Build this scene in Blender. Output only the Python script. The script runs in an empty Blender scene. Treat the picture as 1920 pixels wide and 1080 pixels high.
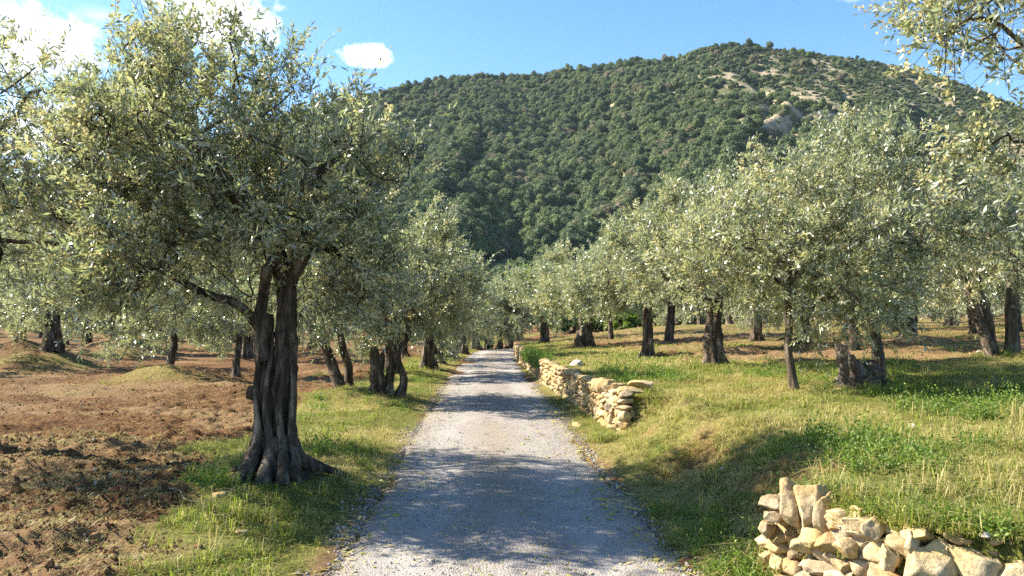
import bpy, math, random
import numpy as np
from math import radians as R

C = bpy.context.scene
COL = C.collection
rng = np.random.default_rng(7)
random.seed(7)

# ------------------------------------------------------------------ camera
CAM_H = 1.74
FPX = 1440.0            # focal length in photo pixels (1920 wide)
PITCH = math.atan(60 / FPX)
cam = bpy.data.cameras.new('camera'); cam_o = bpy.data.objects.new('camera', cam); COL.objects.link(cam_o)
cam.sensor_width = 36; cam.lens = 36 * FPX / 1920
cam.clip_end = 4000; cam.clip_start = 0.05
cam_o.location = (0, 0, CAM_H); cam_o.rotation_euler = (math.pi / 2 + PITCH, 0, 0)
C.camera = cam_o

# ------------------------------------------------------------------ sky, sun, exposure
SUN_EL, SUN_AZ = 37.0, -77.0     # azimuth from straight ahead (+Y), negative = left
w = bpy.data.worlds.new('World'); C.world = w; w.use_nodes = True
nt = w.node_tree; N = nt.nodes; L = nt.links; N.clear()
def nd(tree, typ, **kw):
    n = tree.nodes.new(typ)
    for k, v in kw.items():
        if k.startswith('i_'):
            n.inputs[k[2:].replace('_', ' ')].default_value = v
        elif k.startswith('n_'):
            n.inputs[int(k[2:])].default_value = v
        else:
            setattr(n, k, v)
    return n
sky = nd(nt, 'ShaderNodeTexSky', sky_type='NISHITA', sun_disc=False, sun_elevation=R(SUN_EL), sun_rotation=R(SUN_AZ),
         altitude=300, air_density=1.0, dust_density=0.4, ozone_density=1.8)
hs = nd(nt, 'ShaderNodeHueSaturation', i_Saturation=1.22, i_Value=1.0); L.new(sky.outputs[0], hs.inputs['Color'])
tc = nd(nt, 'ShaderNodeTexCoord')
def pix_dir(px, py):
    cx, cy = (px - 960) / FPX, (540 - py) / FPX
    c, s = math.cos(PITCH), math.sin(PITCH)
    v = np.array([cx, c - s * cy, s + c * cy]); return v / np.linalg.norm(v)
nz = nd(nt, 'ShaderNodeTexNoise', i_Scale=26.0, i_Detail=7.0, i_Roughness=0.62); L.new(tc.outputs['Generated'], nz.inputs['Vector'])
def math_n(tree, op, a=None, b=None, c=None, clamp=False):
    n = tree.nodes.new('ShaderNodeMath'); n.operation = op; n.use_clamp = clamp
    for i, v in enumerate((a, b, c)):
        if v is None: continue
        if isinstance(v, (int, float)): n.inputs[i].default_value = v
        else: tree.links.new(v, n.inputs[i])
    return n.outputs[0]
clouds = None
# direction of each cloud, half width and half height in radians, density gain
for (px, py, rx, ry, gain) in ((688, 103, .036, .0165, 1.0), (405, 25, .075, .045, .9), (40, 75, .085, .055, .75), (150, 270, .13, .06, .7), (1600, -14, .022, .012, .5),
                               (190, 30, .035, .012, .35)):
    d = pix_dir(px, py); right = np.cross(d, (0, 0, 1)); right /= np.linalg.norm(right); up = np.cross(right, d)
    def dot(v):
        n = nd(nt, 'ShaderNodeVectorMath', operation='DOT_PRODUCT'); L.new(tc.outputs['Generated'], n.inputs[0]); n.inputs[1].default_value = v
        return n.outputs['Value']
    u2 = math_n(nt, 'POWER', math_n(nt, 'ABSOLUTE', math_n(nt, 'DIVIDE', dot(right), rx)), 2.0)
    v2 = math_n(nt, 'POWER', math_n(nt, 'ABSOLUTE', math_n(nt, 'DIVIDE', dot(up), ry)), 2.0)
    rad = math_n(nt, 'SQRT', math_n(nt, 'ADD', u2, v2))
    m = math_n(nt, 'SUBTRACT', 1.0, rad)                                   # 1 at the middle, 0 at the rim
    m = math_n(nt, 'ADD', m, math_n(nt, 'MULTIPLY', math_n(nt, 'SUBTRACT', nz.outputs['Fac'], 0.5), 2.0 if rx > .05 else 1.3))
    m = math_n(nt, 'MULTIPLY', m, 1.9 * gain, clamp=True)
    m = math_n(nt, 'MULTIPLY', m, math_n(nt, 'GREATER_THAN', dot(d), 0.0))
    m = math_n(nt, 'MULTIPLY', m, gain, clamp=True)
    clouds = m if clouds is None else math_n(nt, 'MAXIMUM', clouds, m)
mx = nd(nt, 'ShaderNodeMix', data_type='RGBA'); L.new(clouds, mx.inputs[0]); L.new(hs.outputs[0], mx.inputs[6]); mx.inputs[7].default_value = (9.0, 9.0, 9.1, 1)
bg = nd(nt, 'ShaderNodeBackground', i_Strength=0.082); L.new(mx.outputs[2], bg.inputs[0])
wo = nd(nt, 'ShaderNodeOutputWorld'); L.new(bg.outputs[0], wo.inputs[0])

sun = bpy.data.lights.new('sun', 'SUN'); sun.energy = 5.0; sun.angle = R(0.53); sun.color = (1.0, 0.90, 0.74)
sun_o = bpy.data.objects.new('sun', sun); COL.objects.link(sun_o)
az, el = R(SUN_AZ), R(SUN_EL)
SUNV = np.array([math.sin(az) * math.cos(el), math.cos(az) * math.cos(el), math.sin(el)])
from mathutils import Vector
sun_o.rotation_euler = Vector(SUNV).to_track_quat('Z', 'Y').to_euler()
C.view_settings.view_transform = 'Standard'; C.view_settings.look = 'None'
C.view_settings.exposure = 1.85; C.view_settings.gamma = 1.0
cy = C.cycles
cy.max_bounces = 6; cy.diffuse_bounces = 3; cy.glossy_bounces = 2; cy.transmission_bounces = 4; cy.transparent_max_bounces = 4
cy.volume_bounces = 0
cy.use_denoising = False
cy.caustics_reflective = False; cy.caustics_refractive = False
cy.sample_clamp_indirect = 4.0

# ------------------------------------------------------------------ numpy helpers
def hsh(ix, iy, iz, seed):
    h = (ix.astype(np.int64) * 374761393 + iy.astype(np.int64) * 668265263 + iz.astype(np.int64) * 2147483647 + seed * 974634777) & 0xFFFFFFFF
    h = ((h ^ (h >> 13)) * 1274126177) & 0xFFFFFFFF
    h = ((h ^ (h >> 16)) * 2246822519) & 0xFFFFFFFF
    return ((h ^ (h >> 15)) & 0xFFFFFF) / float(0xFFFFFF)
def vn(x, y, z=None, seed=0):
    x = np.asarray(x, float); y = np.asarray(y, float); z = np.zeros_like(x) if z is None else np.asarray(z, float)
    x, y, z = np.broadcast_arrays(x, y, z)
    fx, fy, fz = np.floor(x), np.floor(y), np.floor(z)
    ix, iy, iz = fx.astype(np.int64), fy.astype(np.int64), fz.astype(np.int64)
    tx, ty, tz = x - fx, y - fy, z - fz
    tx = tx * tx * (3 - 2 * tx); ty = ty * ty * (3 - 2 * ty); tz = tz * tz * (3 - 2 * tz)
    o = 0
    for a in (0, 1):
        for b in (0, 1):
            for c in (0, 1):
                o = o + hsh(ix + a, iy + b, iz + c, seed) * (tx if a else 1 - tx) * (ty if b else 1 - ty) * (tz if c else 1 - tz)
    return o * 2 - 1
def fbm(x, y, z=None, oct=4, seed=0, gain=.5):
    o, a, f = 0, 1, 1
    for k in range(oct):
        o = o + a * vn(np.asarray(x) * f, np.asarray(y) * f, None if z is None else np.asarray(z) * f, seed + k * 13); a *= gain; f *= 2.03
    return o
def sstep(a, b, x):
    t = np.clip((x - a) / (b - a), 0, 1); return t * t * (3 - 2 * t)
def norm(v):
    return v / np.maximum(np.linalg.norm(v, axis=-1, keepdims=True), 1e-9)

def mesh_np(name, V, F, mats, mi=None, attrs=None, smooth=True):
    """F: (n,3) or (n,4) int array, or a list of such arrays"""
    me = bpy.data.meshes.new(name)
    Fs = F if isinstance(F, list) else [F]
    Fs = [f for f in Fs if len(f)]
    V = np.asarray(V, np.float32)
    me.vertices.add(len(V)); me.vertices.foreach_set('co', V.ravel())
    nl = sum(f.size for f in Fs); npoly = sum(len(f) for f in Fs)
    me.loops.add(nl); me.loops.foreach_set('vertex_index', np.concatenate([f.ravel() for f in Fs]).astype(np.int32))
    me.polygons.add(npoly)
    tot = np.concatenate([np.full(len(f), f.shape[1]) for f in Fs]).astype(np.int32)
    st = np.concatenate([[0], np.cumsum(tot)[:-1]]).astype(np.int32)
    me.polygons.foreach_set('loop_start', st)
    if mi is not None: me.polygons.foreach_set('material_index', np.asarray(mi, np.int32))
    me.polygons.foreach_set('use_smooth', np.full(npoly, smooth, dtype=bool))
    for m in mats: me.materials.append(m)
    for k, (dom, arr) in (attrs or {}).items():
        a = me.attributes.new(k, 'FLOAT', dom); a.data.foreach_set('value', np.asarray(arr, np.float32))
    me.update(calc_edges=True)
    return me
def link(name, me, parent=None, loc=None):
    o = bpy.data.objects.new(name, me); COL.objects.link(o)
    if parent is not None: o.parent = parent
    if loc is not None: o.location = loc
    return o
def tag(o, label=None, cat=None, group=None, kind=None):
    if label: o['label'] = label
    if cat: o['category'] = cat
    if group: o['group'] = group
    if kind: o['kind'] = kind
    return o
def empty(name, loc, rz=0):
    o = bpy.data.objects.new(name, None); COL.objects.link(o); o.location = loc; o.rotation_euler = (0, 0, rz); o.empty_display_size = .2
    return o
def grid_faces(nr, nc, wrap=False):
    i = np.arange(nr - 1)[:, None]; j = np.arange(nc if wrap else nc - 1)[None, :]
    a = i * nc + j; b = i * nc + (j + 1) % nc
    return np.stack([a, b, b + nc, a + nc], -1).reshape(-1, 4)
class MB:
    def __init__(s): s.V = []; s.F = []; s.n = 0; s.A = []; s.M = []
    def add(s, V, F, var=0.0, mi=0):
        V = np.asarray(V, np.float32); F = np.asarray(F)
        if F.shape[1] == 3: F = np.concatenate([F, F[:, 2:3]], 1) if False else F
        s.V.append(V); s.F.append(F + s.n); s.n += len(V)
        s.A.append(np.broadcast_to(np.asarray(var, np.float32), (len(F),))); s.M.append(np.full(len(F), mi))
    def mesh(s, name, mats, smooth=True):
        return mesh_np(name, np.concatenate(s.V), s.F, mats, np.concatenate(s.M), {'var': ('FACE', np.concatenate(s.A))}, smooth)

def icosphere(sub):
    t = (1 + 5 ** .5) / 2
    V = [(-1, t, 0), (1, t, 0), (-1, -t, 0), (1, -t, 0), (0, -1, t), (0, 1, t), (0, -1, -t), (0, 1, -t), (t, 0, -1), (t, 0, 1), (-t, 0, -1), (-t, 0, 1)]
    F = [(0, 11, 5), (0, 5, 1), (0, 1, 7), (0, 7, 10), (0, 10, 11), (1, 5, 9), (5, 11, 4), (11, 10, 2), (10, 7, 6), (7, 1, 8),
         (3, 9, 4), (3, 4, 2), (3, 2, 6), (3, 6, 8), (3, 8, 9), (4, 9, 5), (2, 4, 11), (6, 2, 10), (8, 6, 7), (9, 8, 1)]
    V = [np.array(v) / np.linalg.norm(v) for v in V]
    for _ in range(sub):
        cache = {}; G = []
        def mid(a, b):
            k = (min(a, b), max(a, b))
            if k not in cache:
                m = V[a] + V[b]; V.append(m / np.linalg.norm(m)); cache[k] = len(V) - 1
            return cache[k]
        for a, b, c in F:
            x, y, z = mid(a, b), mid(b, c), mid(c, a)
            G += [(a, x, z), (b, y, x), (c, z, y), (x, y, z)]
        F = G
    return np.array(V), np.array(F)
ICO = {k: icosphere(k) for k in (1, 2, 3)}

def rock(seed, dims, sub=3, cuts=14, rough=.05, cmin=.50):
    """a faceted weathered stone, centred on the origin, with the given full size"""
    r = np.random.default_rng(seed); V, F = ICO[sub]; V = V.copy()
    V = np.sign(V) * np.abs(V) ** .8                         # boxier than a ball
    n = norm(r.normal(size=(cuts, 3))); c = r.uniform(cmin, .90, cuts)
    for k in range(cuts):
        d = np.maximum(V @ n[k] - c[k], 0)[:, None]; V = V - d * n[k] * 1.0
    f = 2.2
    V = V * (1 + rough * fbm(V[:, 0] * f + seed, V[:, 1] * f, V[:, 2] * f, 3, seed % 97)[:, None])
    lo, hi = V.min(0), V.max(0); V = (V - (lo + hi) / 2) / (hi - lo)
    return V * np.asarray(dims), F

def tube(P, rad, n=8, flute=None, cap=True):
    """swept tube along points P with radii rad; flute(theta(n), s, z) -> radius factor"""
    P = np.asarray(P, float); m = len(P); rad = np.asarray(rad, float)
    T = np.gradient(P, axis=0); T = norm(T)
    u = np.cross(T[0], (0.31, 0.95, 0.05)); u /= np.linalg.norm(u)
    V = np.zeros((m, n, 3)); th = np.linspace(0, 2 * np.pi, n, endpoint=False)
    for i in range(m):
        u = u - T[i] * (u @ T[i]); u /= np.linalg.norm(u); v = np.cross(T[i], u)
        f = 1.0 if flute is None else flute(th, i / (m - 1), P[i])
        V[i] = P[i] + (np.cos(th)[:, None] * u + np.sin(th)[:, None] * v) * (rad[i] * f * np.ones(n))[:, None]
    F = grid_faces(m, n, True)
    V = V.reshape(-1, 3)
    if cap:
        V = np.vstack([V, P[-1] + T[-1] * rad[-1] * .3]); k = len(V) - 1; j = np.arange(n)
        b = (m - 1) * n
        F2 = np.stack([b + j, b + (j + 1) % n, np.full(n, k), np.full(n, k)], -1)
        F = np.vstack([F, F2[:, :]])
    return V, F
def tube_tri(V, F):
    q = F[F[:, 2] != F[:, 3]]; t = F[F[:, 2] == F[:, 3]][:, :3]
    return q, t
def add_tube(mb, P, rad, n=8, flute=None, cap=True, var=0.0, mi=0):
    V, F = tube(P, rad, n, flute, cap); q, t = tube_tri(V, F)
    mb.V.append(V.astype(np.float32)); mb.F.append(q + mb.n); mb.A.append(np.full(len(q), var, np.float32)); mb.M.append(np.full(len(q), mi))
    if len(t):
        mb.F.append(t + mb.n); mb.A.append(np.full(len(t), var, np.float32)); mb.M.append(np.full(len(t), mi))
    mb.n += len(V)
def smooth_path(P, k=4):
    """Catmull-Rom through the points"""
    P = np.asarray(P, float); Q = np.vstack([2 * P[0] - P[1], P, 2 * P[-1] - P[-2]]); out = []
    for i in range(1, len(Q) - 2):
        a, b, c, d = Q[i - 1], Q[i], Q[i + 1], Q[i + 2]
        for t in np.linspace(0, 1, k, endpoint=False):
            out.append(.5 * (2 * b + (c - a) * t + (2 * a - 5 * b + 4 * c - d) * t * t + (3 * b - a - 3 * c + d) * t ** 3))
    out.append(P[-1]); return np.array(out)

# ------------------------------------------------------------------ materials
def mat(name):
    m = bpy.data.materials.new(name); m.use_nodes = True; t = m.node_tree; t.nodes.clear()
    out = t.nodes.new('ShaderNodeOutputMaterial'); return m, t, out
def ramp(t, fac, stops):
    n = t.nodes.new('ShaderNodeValToRGB'); e = n.color_ramp.elements
    while len(e) > 1: e.remove(e[-1])
    e[0].position = stops[0][0]; e[0].color = (*stops[0][1], 1)
    for p, c in stops[1:]:
        x = e.new(p); x.color = (*c, 1)
    t.links.new(fac, n.inputs[0]); return n.outputs[0]
def noise(t, scale, detail=4, rough=.55, coord=None, stretch=None):
    n = nd(t, 'ShaderNodeTexNoise', i_Scale=scale, i_Detail=float(detail), i_Roughness=rough)
    c = coord
    if c is None:
        c = t.nodes.new('ShaderNodeTexCoord').outputs['Object']
    if stretch:
        mp = t.nodes.new('ShaderNodeMapping'); mp.inputs['Scale'].default_value = stretch; t.links.new(c, mp.inputs[0]); c = mp.outputs[0]
    t.links.new(c, n.inputs['Vector']); return n.outputs['Fac']
def mixc(t, fac, a, b, blend='MIX'):
    n = t.nodes.new('ShaderNodeMix'); n.data_type = 'RGBA'; n.blend_type = blend
    for i, v in ((0, fac), (6, a), (7, b)):
        if isinstance(v, (int, float)): n.inputs[i].default_value = v
        elif isinstance(v, tuple): n.inputs[i].default_value = (*v, 1)
        else: t.links.new(v, n.inputs[i])
    return n.outputs[2]
def attr(t, name):
    n = t.nodes.new('ShaderNodeAttribute'); n.attribute_name = name; return n.outputs['Fac']
def bump(t, h, strength=.5, dist=.02):
    n = nd(t, 'ShaderNodeBump', i_Strength=strength, i_Distance=dist); t.links.new(h, n.inputs['Height']); return n.outputs[0]
def principled(t, out, color, rough=.9, spec=.2, normal=None):
    p = t.nodes.new('ShaderNodeBsdfPrincipled')
    if isinstance(color, tuple): p.inputs['Base Color'].default_value = (*color, 1)
    else: t.links.new(color, p.inputs['Base Color'])
    p.inputs['Roughness'].default_value = rough; p.inputs['Specular IOR Level'].default_value = spec
    if normal is not None: t.links.new(normal, p.inputs['Normal'])
    if out is not None: t.links.new(p.outputs[0], out.inputs[0])
    return p

def leaf_material(name, top, under, trans, tf=.3, rough=.42, spec=.5):
    m, t, out = mat(name)
    v = attr(t, 'var')
    ct = ramp(t, v, top); cu = ramp(t, v, under)
    geo = t.nodes.new('ShaderNodeNewGeometry')
    col = mixc(t, geo.outputs['Backfacing'], ct, cu)
    p = principled(t, None, col, rough, spec)
    tr = t.nodes.new('ShaderNodeBsdfTranslucent'); t.links.new(ramp(t, v, trans), tr.inputs[0])
    ms = t.nodes.new('ShaderNodeMixShader'); ms.inputs[0].default_value = tf
    t.links.new(p.outputs[0], ms.inputs[1]); t.links.new(tr.outputs[0], ms.inputs[2]); t.links.new(ms.outputs[0], out.inputs[0])
    return m
M_LEAF = leaf_material('olive_leaf',
    [(0, (.055, .075, .042)), (.45, (.115, .142, .078)), (.8, (.185, .205, .10)), (1, (.29, .30, .13))],
    [(0, (.36, .39, .33)), (.6, (.47, .49, .39)), (1, (.54, .53, .37))],
    [(0, (.24, .30, .11)), (.7, (.38, .42, .17)), (1, (.55, .53, .22))], .40, .30, .7)
M_BLOSSOM = leaf_material('olive_blossom', [(0, (.40, .36, .15)), (1, (.62, .56, .30))], [(0, (.40, .36, .15)), (1, (.6, .55, .3))],
    [(0, (.5, .46, .2)), (1, (.6, .55, .28))], .35, .7, .2)

def bark_material(name, dark, mid, light, sc=1.0):
    m, t, out = mat(name)
    n1 = noise(t, 9 * sc, 8, .65, stretch=(1, 1, .22)); n2 = noise(t, 2.2 * sc, 4, .6); n3 = noise(t, 38 * sc, 5, .7, stretch=(1, 1, .35))
    c = ramp(t, n1, [(.34, dark), (.51, mid), (.66, light)])
    c = mixc(t, ramp(t, n2, [(.40, (0, 0, 0)), (.62, (1, 1, 1))]), c, mixc(t, .55, c, dark))
    h = math_n(t, 'ADD', math_n(t, 'MULTIPLY', n1, 1.0), math_n(t, 'MULTIPLY', n3, .55))
    principled(t, out, c, .9, .15, bump(t, h, 1.0, .05)); return m
M_BARK = bark_material('olive_bark', (.020, .016, .012), (.10, .078, .058), (.32, .26, .20))
M_BARK_PALE = bark_material('pale_bark', (.045, .036, .028), (.14, .112, .082), (.29, .245, .19))
M_WOOD = bark_material('dead_wood', (.035, .028, .022), (.15, .12, .095), (.30, .27, .23))
M_CUT = bark_material('cut_wood', (.10, .08, .06), (.22, .18, .13), (.32, .27, .2))

m, t, out = mat('field_ground'); M_GROUND = m
g = attr(t, 'grass'); dry = attr(t, 'dry'); pale = attr(t, 'pale')
geo = t.nodes.new('ShaderNodeNewGeometry').outputs['Position']
nA = noise(t, 1.3, 6, .65, geo); nB = noise(t, 14, 6, .7, geo); nC = noise(t, 70, 3, .6, geo)
soil = ramp(t, nB, [(.30, (.050, .024, .011)), (.5, (.125, .064, .029)), (.70, (.24, .138, .066))])
soil = mixc(t, math_n(t, 'MULTIPLY', pale, .42), soil, ramp(t, nC, [(.35, (.26, .17, .09)), (.65, (.48, .36, .21))]))
gr = ramp(t, nB, [(.3, (.07, .085, .018)), (.5, (.15, .16, .035)), (.7, (.24, .22, .065))])
dr = ramp(t, nB, [(.3, (.17, .14, .045)), (.55, (.31, .27, .09)), (.75, (.42, .36, .15))])
gd = mixc(t, dry, gr, dr)
gd = mixc(t, ramp(t, nC, [(.36, (1, 1, 1)), (.56, (0, 0, 0))]), gd, mixc(t, .6, gd, (.055, .05, .022)))
fac = math_n(t, 'ADD', g, math_n(t, 'MULTIPLY', math_n(t, 'SUBTRACT', nB, .5), 1.1), clamp=True)
col = mixc(t, fac, soil, gd)
hh = math_n(t, 'ADD', nB, math_n(t, 'MULTIPLY', nC, .4))
principled(t, out, col, .95, .1, bump(t, hh, 1.0, .06))

m, t, out = mat('gravel_road'); M_ROAD = m
geo = t.nodes.new('ShaderNodeNewGeometry').outputs['Position']
vo = nd(t, 'ShaderNodeTexVoronoi', i_Scale=70.0); t.links.new(geo, vo.inputs['Vector'])
vo2 = nd(t, 'ShaderNodeTexVoronoi', i_Scale=150.0); t.links.new(geo, vo2.inputs['Vector'])
sp = nd(t, 'ShaderNodeSeparateColor'); t.links.new(vo.outputs['Color'], sp.inputs[0])
sp2 = nd(t, 'ShaderNodeSeparateColor'); t.links.new(vo2.outputs['Color'], sp2.inputs[0])
st = math_n(t, 'ADD', math_n(t, 'MULTIPLY', sp.outputs[0], .55), math_n(t, 'MULTIPLY', sp2.outputs[0], .45))
c = ramp(t, st, [(0, (.145, .13, .118)), (.3, (.228, .207, .188)), (.7, (.295, .268, .243)), (1, (.43, .395, .355))])
tk = attr(t, 'track')
c = mixc(t, math_n(t, 'MULTIPLY', tk, .55), c, (.305, .29, .272))
mid_ = attr(t, 'mid')
big = noise(t, .9, 5, .6, geo)
c = mixc(t, math_n(t, 'MULTIPLY', mid_, math_n(t, 'MULTIPLY', big, 1.25), clamp=True), c, (.235, .19, .13))
c = mixc(t, math_n(t, 'MULTIPLY', big, .45), c, ramp(t, big, [(.3, (.19, .18, .178)), (.7, (.36, .338, .312))]))
h = math_n(t, 'SUBTRACT', 1.0, vo.outputs['Distance'])
h = math_n(t, 'ADD', h, math_n(t, 'MULTIPLY', noise(t, 200, 2, .5, geo), .6))
principled(t, out, c, .88, .25, bump(t, math_n(t, 'MULTIPLY', h, math_n(t, 'SUBTRACT', 1.0, math_n(t, 'MULTIPLY', tk, .6))), .8, .014))

def stone_material(name, stops, lich=.5):
    m, t, out = mat(name)
    ob = t.nodes.new('ShaderNodeTexCoord').outputs['Object']
    v = attr(t, 'var'); n1 = noise(t, 5, 7, .62, ob); n2 = noise(t, 26, 6, .7, ob); n3 = noise(t, 2.3, 3, .5, ob)
    f = math_n(t, 'ADD', math_n(t, 'MULTIPLY', v, .55), math_n(t, 'MULTIPLY', n1, .45))
    c = ramp(t, f, stops)
    c = mixc(t, ramp(t, n2, [(.36, (1, 1, 1)), (.50, (0, 0, 0))]), c, mixc(t, .55, c, (.10, .075, .045)))
    c = mixc(t, math_n(t, 'MULTIPLY', ramp(t, n3, [(.46, (0, 0, 0)), (.60, (1, 1, 1))]), lich), c, ramp(t, n2, [(.35, (.20, .185, .155)), (.6, (.37, .35, .305))]))
    h = math_n(t, 'ADD', math_n(t, 'MULTIPLY', n1, 1.0), math_n(t, 'MULTIPLY', n2, .5))
    principled(t, out, c, .92, .15, bump(t, h, .8, .03)); return m
M_STONE = stone_material('ochre_stone', [(.18, (.20, .165, .125)), (.36, (.33, .225, .105)), (.6, (.45, .325, .15)), (.85, (.56, .43, .23))], .42)
M_PALE = stone_material('pale_stone', [(.2, (.36, .32, .26)), (.5, (.48, .44, .37)), (.8, (.62, .59, .53))], .2)
M_CLOD = stone_material('soil_clod', [(.15, (.10, .048, .022)), (.45, (.19, .100, .046)), (.65, (.29, .17, .084)), (.9, (.46, .34, .22))], 0)
M_GRAVEL = stone_material('gravel', [(.15, (.26, .245, .24)), (.5, (.40, .38, .365)), (.85, (.58, .55, .52))], 0)
M_PLASTER = stone_material('plaster', [(.2, (.62, .57, .48)), (.8, (.74, .70, .62))], .0)
m, t, out = mat('roof_tile'); M_ROOF = m
principled(t, out, ramp(t, noise(t, 6, 5), [(.3, (.22, .11, .06)), (.7, (.42, .26, .16))]), .9, .1)

M_GRASS = leaf_material('grass_blade', [(0, (.095, .155, .022)), (.4, (.21, .265, .036)), (.6, (.33, .34, .06)), (.8, (.44, .37, .12)), (1, (.58, .50, .25))],
    [(0, (.05, .10, .02)), (.5, (.14, .18, .035)), (.8, (.36, .31, .11)), (1, (.52, .45, .23))],
    [(0, (.12, .26, .02)), (.5, (.30, .38, .04)), (.8, (.45, .40, .12)), (1, (.5, .45, .2))], .38, .55, .3)
M_WEED = leaf_material('weed_leaf', [(0, (.06, .11, .018)), (.6, (.12, .18, .03)), (1, (.22, .27, .05))], [(0, (.04, .09, .02)), (1, (.14, .2, .04))],
    [(0, (.10, .25, .02)), (1, (.26, .38, .04))], .35, .5, .3)

# foliage of the hillside: colour differs from tree to tree
m, t, out = mat('hill_foliage'); M_HILL_LEAF = m
oi = t.nodes.new('ShaderNodeObjectInfo').outputs['Random']; v = attr(t, 'var')
loc_ = t.nodes.new('ShaderNodeObjectInfo').outputs['Location']
stand = noise(t, .016, 3, .5, loc_)
oi = math_n(t, 'ADD', math_n(t, 'MULTIPLY', oi, .8), math_n(t, 'MULTIPLY', math_n(t, 'SUBTRACT', stand, .32), .95), clamp=True)
a = ramp(t, oi, [(0, (.042, .074, .056)), (.3, (.074, .116, .066)), (.6, (.122, .174, .080)), (.82, (.18, .235, .09)), (.93, (.21, .225, .12)), (1, (.25, .205, .15))])
a = mixc(t, v, mixc(t, .25, a, (.015, .024, .012)), mixc(t, .35, a, (.20, .24, .10)))
p = principled(t, None, a, .7, .2)
tr = t.nodes.new('ShaderNodeBsdfTranslucent'); t.links.new(a, tr.inputs[0])
ms = t.nodes.new('ShaderNodeMixShader'); ms.inputs[0].default_value = .25
t.links.new(p.outputs[0], ms.inputs[1]); t.links.new(tr.outputs[0], ms.inputs[2]); t.links.new(ms.outputs[0], out.inputs[0])
m, t, out = mat('hill_soil'); M_HILL = m
geo = t.nodes.new('ShaderNodeNewGeometry').outputs['Position']
n1 = noise(t, .035, 8, .62, geo); n2 = noise(t, .35, 6, .7, geo)
c = ramp(t, n2, [(.3, (.17, .15, .085)), (.5, (.30, .245, .165)), (.7, (.46, .38, .29))])
c = mixc(t, ramp(t, n1, [(.42, (1, 1, 1)), (.58, (0, 0, 0))]), c, ramp(t, n2, [(.3, (.05, .065, .03)), (.7, (.12, .125, .055))]))
principled(t, out, c, .95, .1, bump(t, n2, .8, 1.2))

# ------------------------------------------------------------------ the lie of the land
CY = [-20, 6, 7.4, 10, 15, 22, 28, 36, 44, 52, 60, 75, 95, 130]
CX = [.1, -.02, -.12, -.24, -.37, -.64, -.87, -1.03, -1.0, -.3, 1.2, 5, 12, 28]
_yy = np.linspace(-20, 130, 601); _k = np.ones(25) / 25
_cx = np.convolve(np.pad(np.interp(_yy, CY, CX), 12, mode='edge'), _k, 'valid')
def road_x(y): return np.interp(y, _yy, _cx)
WY = [-20, 2.5, 3.55, 3.85, 4.0, 4.2, 4.5, 4.8, 5.2, 5.6, 7, 9, 11.0, 11.5, 14, 20, 28, 36, 44, 60]
WX = [9, 5.0, 3.3, 2.6, 2.27, 1.98, 1.82, 1.745, 1.70, 1.70, 1.45, 1.35, 1.55, 1.60, 1.40, .95, .56, .26, .15, 1.9]
def wall_x(y): return np.interp(y, WY, WX)
def walled(y):                     # 1 where the terrace edge is held by stone, 0 where it is an earth bank
    return np.clip(1 - sstep(4.9, 5.6, y) + sstep(11.0, 11.7, y), 0, 1)
MOUNDS = []                        # x, y, height, radius
def base_h(x, y):
    x = np.asarray(x, float); y = np.asarray(y, float)
    zl = -.004 * np.clip(y - 12, 0, 60)
    c = road_x(y); u = x - c
    left = zl + .10 * sstep(1.3, 2.4, -u) * 1.0 + .012 * np.clip(-u - 3, 0, 60) * np.clip((y - 5) / 30, 0, 1)
    T = .62 + np.clip(y - 8, -6, 60) * (-.006 + .0022 * np.clip(x, 0, 9)) + .03 * np.clip(x - 2, -2, 60)
    T = T + .05 * fbm(x * .35, y * .35, None, 3, 5) * sstep(1.5, 4, x)
    far = sstep(44, 70, y)
    wx = wall_x(y); wd = walled(y)
    edge_noise = .25 * fbm(y * 1.1, y * 0 + 3, None, 3, 21) * (1 - wd)
    a = wx + (.10) * wd + edge_noise; width = .06 * wd + (1 - wd) * (1.15 + .3 * vn(y * .9, y * 0, None, 33))
    s = np.clip((x - a) / width, 0, 1); s = s * s * (3 - 2 * s) * (1 - wd) + s * wd
    zr0 = zl + .03 * sstep(1.25, 1.6, u)
    right = zr0 + (T - zr0) * s
    z = np.where(u < 0, left, right)
    return z * (1 - far) + far * (.25 + .004 * (y - 44) + .03 * np.clip(x - 2, 0, 60) * .9)
def height(x, y):
    z = base_h(x, y)
    for mx_, my_, mh, mr in MOUNDS:
        d2 = ((np.asarray(x) - mx_) ** 2 + (np.asarray(y) - my_) ** 2) / mr ** 2
        z = z + mh * np.exp(-d2 * 1.6)
    return z
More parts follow.
